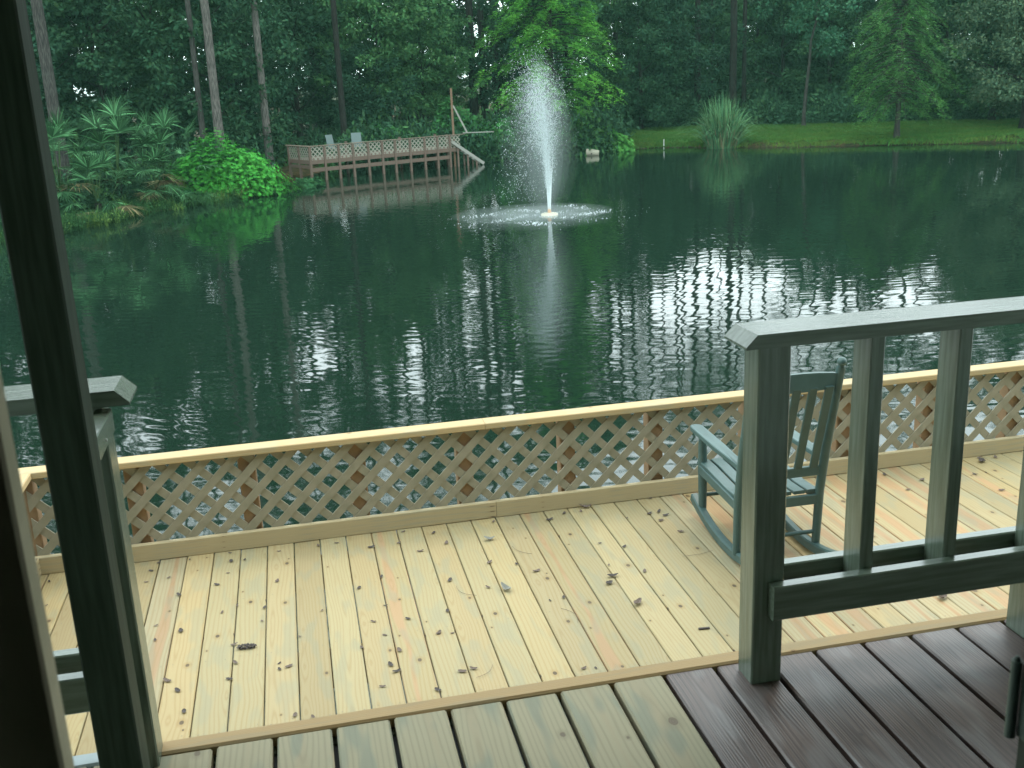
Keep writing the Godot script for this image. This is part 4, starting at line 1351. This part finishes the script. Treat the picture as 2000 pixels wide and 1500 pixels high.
# ---------- trees ----------
func build_trees() -> void:
	var pine_h := 26.0
	var crowns := []
	for i in 3:
		crowns.append(pine_crown(400 + i, pine_h + 1.0, 15.0 + i, 4.2, Color(0.035, 0.085, 0.045)))
	var pine0: Node3D = null
	var pines := [
		[-10.8, 50.0, 0.27, "pine trunk at far left rising behind the palmettos"], [-3.15, 55.0, 0.23, "thick pale pine trunk, crooked, behind the bright shrub"],
		[-3.95, 57.0, 0.15, "thinner pine trunk just left of the crooked one"], [-0.75, 58.0, 0.20, "straight grey pine trunk above dock's left end"],
		[3.2, 63.0, 0.19, "dark pine trunk above the mesh chairs"], [2.2, 80.0, 0.16, "slim dark pine trunk left of chair-side trunk"],
		[10.1, 76.0, 0.30, "left trunk of the dark pine pair in the sky gap"], [10.65, 77.5, 0.27, "right trunk of the dark pine pair in the sky gap"],
		[21.8, 84.0, 0.25, "dark pine trunk above left side of pampas grass"], [23.6, 80.0, 0.29, "thick dark pine trunk right above pampas grass"],
		[24.15, 83.0, 0.18, "slim dark pine trunk beside the thick one above pampas"], [21.2, 96.0, 0.2, "distant pine trunk left of the pampas trunks"]]
	var back := [[4.7, 82], [6.6, 74], [12.4, 92], [18.3, 92], [20.1, 90], [26.4, 96], [28.9, 93], [30.2, 99], [32.4, 101], [0.4, 92], [-1.5, 86], [-5.6, 82], [-7.4, 77], [15.4, 98], [34.6, 97], [37.8, 92], [-13.5, 70], [-17.0, 66], [41.0, 90], [8.3, 95], [17.0, 104], [25.4, 105], [17.6, 86], [19.2, 95], [20.7, 88], [22.5, 92], [23.0, 100], [24.8, 94], [27.3, 90], [28.1, 98], [29.6, 88], [31.4, 96], [33.3, 90], [2.5, 88], [5.6, 86], [7.6, 90], [-0.2, 84], [-2.4, 88]]
	for e in back:
		pines.append([float(e[0]), float(e[1]), 0.18 + 0.07 * sin(e[1] * 2.0), ""])
	var k := 0
	for e in pines:
		var at := polar(e[0], e[1])
		var o: Node3D
		var named: bool = e[3] != ""
		var label: String = e[3] if named else "tall pine standing back among the dark woods"
		o = thing("pine_tree", label, "pine tree", at, k * 1.7, "pines in the woods round the pond" if named else "tall pines back in the woods")
		var st := sur()
		trunk(st, pine_h, e[2], e[2] * 0.45, Vector3(sin(k * 2.1), 0, cos(k * 1.3)) * 0.35, 9, 0.07 if k == 1 else 0.03, 500 + k)
		limbs(st, 9, 12.0, 24.0, 3.2, 0.06, 520 + k, 0.4)
		obj("trunk", st.commit(), M.bark_pale if k in [1, 3] else M.bark if k in [0, 2] else M.bark_dark, o)
		obj("crown", crowns[k % 3], M.needle, o)
		if e[0] < 17.4:
			o.scale.y = 1.24
		k += 1

	# broad-leaved trees: each kind is built once, the rest are copies
	var kinds := []
	for e in [[601, 10.0, 0.6, 4.0, 92, 150, 0.24, Color(0.026, 0.068, 0.035)], [602, 11.5, 0.9, 4.4, 96, 150, 0.25, Color(0.036, 0.092, 0.040)], [603, 9.0, 0.5, 3.8, 84, 150, 0.23, Color(0.022, 0.058, 0.034)], [604, 12.5, 2.6, 4.6, 90, 150, 0.26, Color(0.055, 0.14, 0.052)]]:
		var o := thing("broadleaf_tree", "", "tree")
		var st := sur()
		trunk(st, e[1] * 0.8, 0.20, 0.06, Vector3(0.3, 0, 0.2), 8, 0.06, e[0])
		limbs(st, 10, e[1] * 0.25, e[1] * 0.75, e[3] * 0.7, 0.07, e[0], 0.6)
		obj("trunk", st.commit(), M.bark_dark, o)
		obj("crown", broad_crown(e[0], e[1], e[2], e[3], e[4], e[5], e[6], e[7]), M.leaf, o)
		kinds.append(o)
	# [kind, bearing, distance, scale, label]
	var front := [
		[0, -8.4, 60, 1.0, "dark evergreen behind the palmettos"], [2, -11.6, 60, 1.1, "dark evergreen at far left edge of the woods"],
		[1, -6.0, 63, 0.95, "dark green tree left of the crooked pine trunk"], [2, -2.0, 65, 1.0, "dark round tree between the two pale pine trunks"],
		[0, 0.9, 68, 1.1, "dark tree right of the straight grey pine trunk"], [2, 4.2, 68, 0.85, "low dark tree right behind the dock's chairs"],
		[3, 5.2, 70, 0.9, "dull green tree above middle of the dock"], [3, 7.4, 72, 0.78, "dark tree above the gangway and brace pole"],
		[3, 8.9, 76, 0.62, "mid-green tree left of the bright cypress"], [1, 12.6, 80, 1.0, "dark tree hidden behind the bright cypress"],
		[3, 16.6, 82, 0.9, "blue-green tree to the right behind bright cypress"], [0, 18.9, 78, 0.95, "dark glossy tree right of the bright cypress"],
		[2, 20.7, 82, 1.15, "big dark round tree left of the pampas grass"], [0, 26.0, 88, 1.1, "dark tree behind lawn right of pampas"],
		[1, 28.4, 86, 1.1, "dark tree behind thin pale trunk on lawn"], [2, 31.0, 83, 1.15, "dark tree directly behind the small lawn cypress"],
		[0, 33.6, 80, 1.1, "dark tree right behind the small lawn cypress"], [1, 36.0, 76, 1.1, "dark tree behind the mossy oak at right"], [2, 38.6, 73, 1.2, "dark tree at the right edge of view"]]
	var used := {}
	for e in front:
		var kind: int = e[0]
		var s: float = e[3]
		var at := polar(e[1], e[2])
		if not used.has(kind):
			used[kind] = true
			var o: Node3D = kinds[kind]
			o.position = at
			o.scale = Vector3(s, s, s)
			o.rotation.y = e[1]
			o.set_meta("label", e[4])
			o.set_meta("group", "broad-leaved trees round the pond")
		else:
			dup(kinds[kind], "broadleaf_tree", at, e[1] * 1.9, Vector3(s, s * (0.95 + 0.1 * sin(e[2])), s), e[4], "broad-leaved trees round the pond")
	# the second row: nothing tells these apart
	R.seed = 31
	for i in 44:
		var deg := -24.0 + i * 1.62 + R.randf_range(-0.5, 0.5)
		var far := 84.0 + 12.0 * sin(i * 1.3) + R.randf_range(-4, 6)
		if deg > 19.0:
			far += 22.0
		if deg < -2.0:
			far -= 10.0
		if absf(deg - 10.2) < 1.0:
			continue
		var s := R.randf_range(0.95, 1.25) + (0.10 if deg > 17.0 else 0.0)
		dup(kinds[(i * 3 + 1) % 4], "broadleaf_tree", polar(deg, far), R.randf() * TAU, Vector3(s, s, s), "dim leafy tree deep in the woods across the pond", "dim trees deep in the woods")

	# tall trees whose tops stand above the view and darken the pond
	var tall := thing("tall_tree", "", "tree")
	var tst0 := sur()
	trunk(tst0, 21.0, 0.34, 0.08, Vector3(0.5, 0, 0.3), 8, 0.08, 650)
	limbs(tst0, 14, 8.0, 19.0, 3.6, 0.1, 650, 0.6)
	obj("trunk", tst0.commit(), M.bark_dark, tall)
	obj("crown", broad_crown(650, 25.0, 7.0, 5.2, 118, 125, 0.32, Color(0.035, 0.095, 0.045)), M.leaf, tall)
	var first := true
	for e in [[-24, 62], [-21, 66], [-18, 60], [-15.2, 66], [-12.4, 62], [-10.2, 70], [-8.0, 66], [-6.4, 76], [-3.0, 78], [-1.4, 72], [2.0, 80], [3.4, 86], [7.1, 82], [8.6, 88], [11.3, 78], [13.2, 86], [15.2, 80], [17.0, 92], [31.2, 108], [35.4, 95], [38.4, 90], [41.5, 84], [45.0, 78], [48.5, 70]]:
		var at := polar(e[0], e[1])
		var k2 := 0.95 + 0.12 * sin(e[0] * 3.1) + (0.10 if e[0] > -6.0 and e[0] < 17.5 else 0.0)
		if first:
			tall.position = at
			tall.set_meta("label", "tall broad tree whose crown rises above the picture")
			tall.set_meta("group", "tall trees round the pond")
			first = false
		else:
			dup(tall, "tall_tree", at, e[0] * 2.3, Vector3(1, k2, 1), "tall broad tree whose crown rises above the picture", "tall trees round the pond")

	for i in 9:
		var s := 1.0 + 0.12 * sin(i * 2.0)
		dup(kinds[(i * 2 + 1) % 4], "broadleaf_tree", polar(19.8 + i * 1.05, 97.0 + 5.0 * cos(i * 1.7)), i * 1.1, Vector3(s, s * 0.92, s), "dim leafy tree deep in the woods across the pond", "dim trees deep in the woods")
	# bright bald cypress behind the fountain
	var cy := thing("cypress_tree", "large bright green cypress with drooping feathery layers behind the fountain", "cypress", Vector3(15.8, ground_y(15.8, -62.8), -62.8))
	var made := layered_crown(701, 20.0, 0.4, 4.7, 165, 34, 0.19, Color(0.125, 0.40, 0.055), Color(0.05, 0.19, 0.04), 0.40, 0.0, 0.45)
	var cst: SurfaceTool = made[1]
	trunk(cst, 20.0, 0.32, 0.04, Vector3(0.2, 0, 0), 9, 0.02, 3)
	obj("trunk", cst.commit(), M.bark_dark, cy)
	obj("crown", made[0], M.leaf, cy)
	var sm := thing("cypress_tree", "small sparse cypress with pale drooping twigs on the right lawn", "cypress", Vector3(34.1, ground_y(34.1, -55.2), -55.2))
	made = layered_crown(702, 8.4, 1.9, 3.6, 105, 24, 0.15, Color(0.065, 0.19, 0.045), Color(0.04, 0.13, 0.04), 0.75, 0.0, 0.26)
	cst = made[1]
	trunk(cst, 8.0, 0.17, 0.03, Vector3(0.1, 0, 0), 9, 0.03, 4)
	obj("trunk", cst.commit(), M.bark, sm)
	obj("crown", made[0], M.leaf, sm)
	var th := thing("thin_tree", "slim leaning tree with pale bark on the lawn right of pampas", "tree", Vector3(34.3, ground_y(34.3, -66.8), -66.8))
	var tst := sur()
	trunk(tst, 9.0, 0.14, 0.05, Vector3(0.9, 0, 0), 8, 0.05, 8)
	obj("trunk", tst.commit(), M.bark, th)
	obj("crown", broad_crown(711, 11.0, 5.2, 3.0, 40, 110, 0.22, Color(0.035, 0.11, 0.06)), M.leaf, th)
	var oak := thing("oak_tree", "grey-green mossy oak hanging low over lawn at right edge", "oak", Vector3(42.0, ground_y(42.0, -54.6), -54.6))
	var ost := sur()
	trunk(ost, 8.5, 0.42, 0.16, Vector3(-0.4, 0, 0.2), 10, 0.05, 9)
	limbs(ost, 14, 2.4, 7.0, 4.4, 0.13, 9, 0.45)
	obj("trunk", ost.commit(), M.bark_dark, oak)
	obj("crown", broad_crown(721, 11.5, 1.5, 5.4, 260, 130, 0.19, Color(0.06, 0.105, 0.06)), M.leaf, oak)
	# a branch that hangs into the picture at the left edge
	var br := thing("shrub", "leafy shrub glimpsed left of the dark porch post", "shrub", Vector3(-4.6, -2.3, -10.3))
	obj("foliage", broad_crown(731, 3.0, 0.2, 1.1, 60, 90, 0.09, Color(0.06, 0.13, 0.045)), M.leaf, br)
	obj("stem", tube_mesh([Vector3(0, -0.6, 0), Vector3(0.1, 1.6, 0)], [0.05, 0.02], 6), M.bark_dark, br)

func scatter(called: String, mesh: Mesh, m: Material, spots: Array) -> void:
	var mm := MultiMesh.new()
	mm.transform_format = MultiMesh.TRANSFORM_3D
	mm.use_colors = true
	mm.mesh = mesh
	mm.instance_count = spots.size()
	for i in spots.size():
		mm.set_instance_transform(i, spots[i][0])
		mm.set_instance_color(i, spots[i][1])
	var o := MultiMeshInstance3D.new()
	o.multimesh = mm
	o.material_override = m
	o.name = numbered(called)
	o.set_meta("kind", "stuff")
	add_child(o)

func build_undergrowth() -> void:
	var r := RandomNumberGenerator.new()
	r.seed = 88
	var lv := Leaves.new()
	for i in 5:
		clump(lv, r, Vector3(r.randf_range(-0.4, 0.4), r.randf_range(0.1, 0.7), r.randf_range(-0.4, 0.4)), 0.55, 70, 0.17, 0.09, Color(1, 1, 1), 0.8)
	var mesh := lv.mesh()
	var spots := []
	for i in 2600:
		var deg := r.randf_range(-22.0, 46.0)
		var c := Color(0.030, 0.080, 0.042)
		var p := Vector3.ZERO
		if deg < 17.5:
			# find the shore along this bearing and go beyond it
			var dist := 36.0
			while dist < 80.0 and shore_d(Vector2(dist * sin(deg_to_rad(deg)), -dist * cos(deg_to_rad(deg)))) < 0.15:
				dist += 0.7
			p = polar(deg, dist + 13.0 * r.randf() * r.randf())
			if r.randf() < 0.22:
				c = Color(0.05, 0.13, 0.045)
		else:
			p = polar(deg, lerpf(75.0, 90.0, r.randf()) - maxf(0.0, deg - 28.0) * 1.1)
			if shore_d(Vector2(p.x, p.z)) < 13.5:
				continue
			if r.randf() < 0.12:
				c = Color(0.045, 0.11, 0.05)
		var s := r.randf_range(0.5, 1.7)
		var k := r.randf_range(0.7, 1.3)
		var dd := shore_d(Vector2(p.x, p.z))
		if deg < 2.2 and dd < 5.5:
			if dd < 0.9 or (deg > -4.6 and dd < 2.6):
				continue
			s *= 0.55 if deg < -4.6 else 0.9
		p.y -= 0.1
		spots.append([Transform3D(Basis(Vector3.UP, r.randf() * TAU).scaled(Vector3(s, s * r.randf_range(0.8, 1.5), s)), p), Color(c.r * k, c.g * k, c.b * k)])
	scatter("undergrowth", mesh, M.leaf, spots)
	# thin yellow-green weeds standing in the shallows of the left bank
	var wd := Leaves.new()
	for i in 26:
		var root := Vector3(r.randf_range(-0.3, 0.3), 0, r.randf_range(-0.3, 0.3))
		var out := rv(r) * 0.16
		out.y = 0
		var l := r.randf_range(0.25, 0.6)
		wd.blade([root, root + out * 0.4 + Vector3(0, l * 0.5, 0), root + out + Vector3(0, l * 0.9, 0), root + out * 1.8 + Vector3(0, l, 0)], 0.022, rv(r), Color(1, 1, 1))
	for i in 40:
		var dir := rv(r)
		wd.add(Vector3(r.randf_range(-0.35, 0.35), r.randf_range(0.05, 0.45), r.randf_range(-0.35, 0.35)), dir, dir.cross(Vector3.UP).normalized(), 0.11, 0.05, Color(1.1, 1.1, 1))
	var weeds := []
	for i in 260:
		var t := r.randf()
		var a := Vector2(-9.4, -37.9).lerp(Vector2(-3.2, -48.2), t)
		if t > 0.45:
			a = Vector2(-6.6, -43.6).lerp(Vector2(0.2, -50.0), (t - 0.45) / 0.55)
		var p := Vector3(a.x + r.randf_range(-1.2, 0.75), 0, a.y + r.randf_range(-0.9, 0.9))
		p.y = maxf(WATER - 0.05, ground_y(p.x, p.z))
		var s := r.randf_range(0.6, 1.3)
		var k := r.randf_range(0.55, 1.25)
		var c := Color(0.028, 0.08, 0.028) if r.randf() < 0.8 else Color(0.11, 0.20, 0.05)
		weeds.append([Transform3D(Basis(Vector3.UP, r.randf() * TAU).scaled(Vector3(s, s, s)), p), Color(c.r * k, c.g * k, c.b * k)])
	scatter("shore_weeds", wd.mesh(), M.grass, weeds)
	# grass blades over the lawn and the rough fringe at its edge
	var gr := Leaves.new()
	for i in 60:
		var root := Vector3(r.randf_range(-0.5, 0.5), 0, r.randf_range(-0.5, 0.5))
		var out := rv(r) * 0.06
		out.y = 0
		var l := r.randf_range(0.05, 0.11)
		gr.blade([root, root + out * 0.5 + Vector3(0, l * 0.7, 0), root + out * 1.5 + Vector3(0, l, 0)], 0.02, rv(r), Color(1, 1, 1))
	var tufts := []
	for i in 7000:
		var p := polar(r.randf_range(17.5, 44.0), r.randf_range(60.0, 92.0))
		var d := shore_d(Vector2(p.x, p.z))
		if d < 0.45 or d > 15.5:
			continue
		p.y += 0.03
		var k := r.randf_range(0.75, 1.25)
		var s := r.randf_range(0.8, 1.5) * (1.8 if d < 0.9 else 1.0)
		tufts.append([Transform3D(Basis(Vector3.UP, r.randf() * TAU).scaled(Vector3(s, s, s)), p), Color(0.05 * k * r.randf_range(0.7, 1.6), 0.125 * k, 0.025 * k)])
	scatter("grass", gr.mesh(), M.grass, tufts)

# ---------- the scene ----------
func _ready() -> void:
	var cam := Camera3D.new()
	cam.name = "camera"
	cam.position = Vector3(0, 2.415, 0)
	cam.rotation = Vector3(-0.2856, -0.1999, -0.0446)
	cam.fov = 40.22
	cam.near = 0.05
	cam.far = 2500.0
	var lens := CameraAttributesPhysical.new()
	lens.frustum_focal_length = 35.0
	lens.frustum_focus_distance = 6.0
	lens.exposure_aperture = 10.0
	cam.attributes = lens
	add_child(cam)
	cam.fov = 40.22
	cam.current = true
	var env := Environment.new()
	env.background_mode = Environment.BG_SKY
	var sky := Sky.new()
	var sm := ProceduralSkyMaterial.new()
	sm.sky_top_color = Color(0.84, 0.90, 0.92)
	sm.sky_horizon_color = Color(0.90, 0.95, 0.95)
	sm.sky_curve = 0.2
	sm.sky_energy_multiplier = 1.9
	sm.ground_bottom_color = Color(0.1, 0.13, 0.1)
	sm.ground_horizon_color = Color(0.3, 0.35, 0.3)
	sm.sun_angle_max = 1.0
	sky.sky_material = sm
	env.sky = sky
	env.tonemap_mode = Environment.TONE_MAPPER_LINEAR
	env.tonemap_exposure = 1.0
	env.sdfgi_enabled = true
	env.ssao_enabled = true
	env.ssil_enabled = true
	env.fog_enabled = true
	env.fog_density = 0.00034
	env.fog_light_color = Color(0.64, 0.92, 0.82)
	env.volumetric_fog_enabled = true
	env.volumetric_fog_density = 0.0
	var we := WorldEnvironment.new()
	we.name = "environment"
	we.environment = env
	add_child(we)
	var sun := DirectionalLight3D.new()
	sun.name = "sun"
	sun.light_energy = 0.4
	sun.light_color = Color(1.0, 0.97, 0.92)
	sun.light_angular_distance = 18.0
	sun.shadow_enabled = true
	sun.rotation_degrees = Vector3(-62, 140, 0)
	add_child(sun)
	R.seed = 1
	materials()
	build_ground()
	build_porch()
	build_deck()
	build_chair()
	build_dock()
	build_fountain()
	build_trees()
	build_bushes()
	build_undergrowth()
	build_litter()
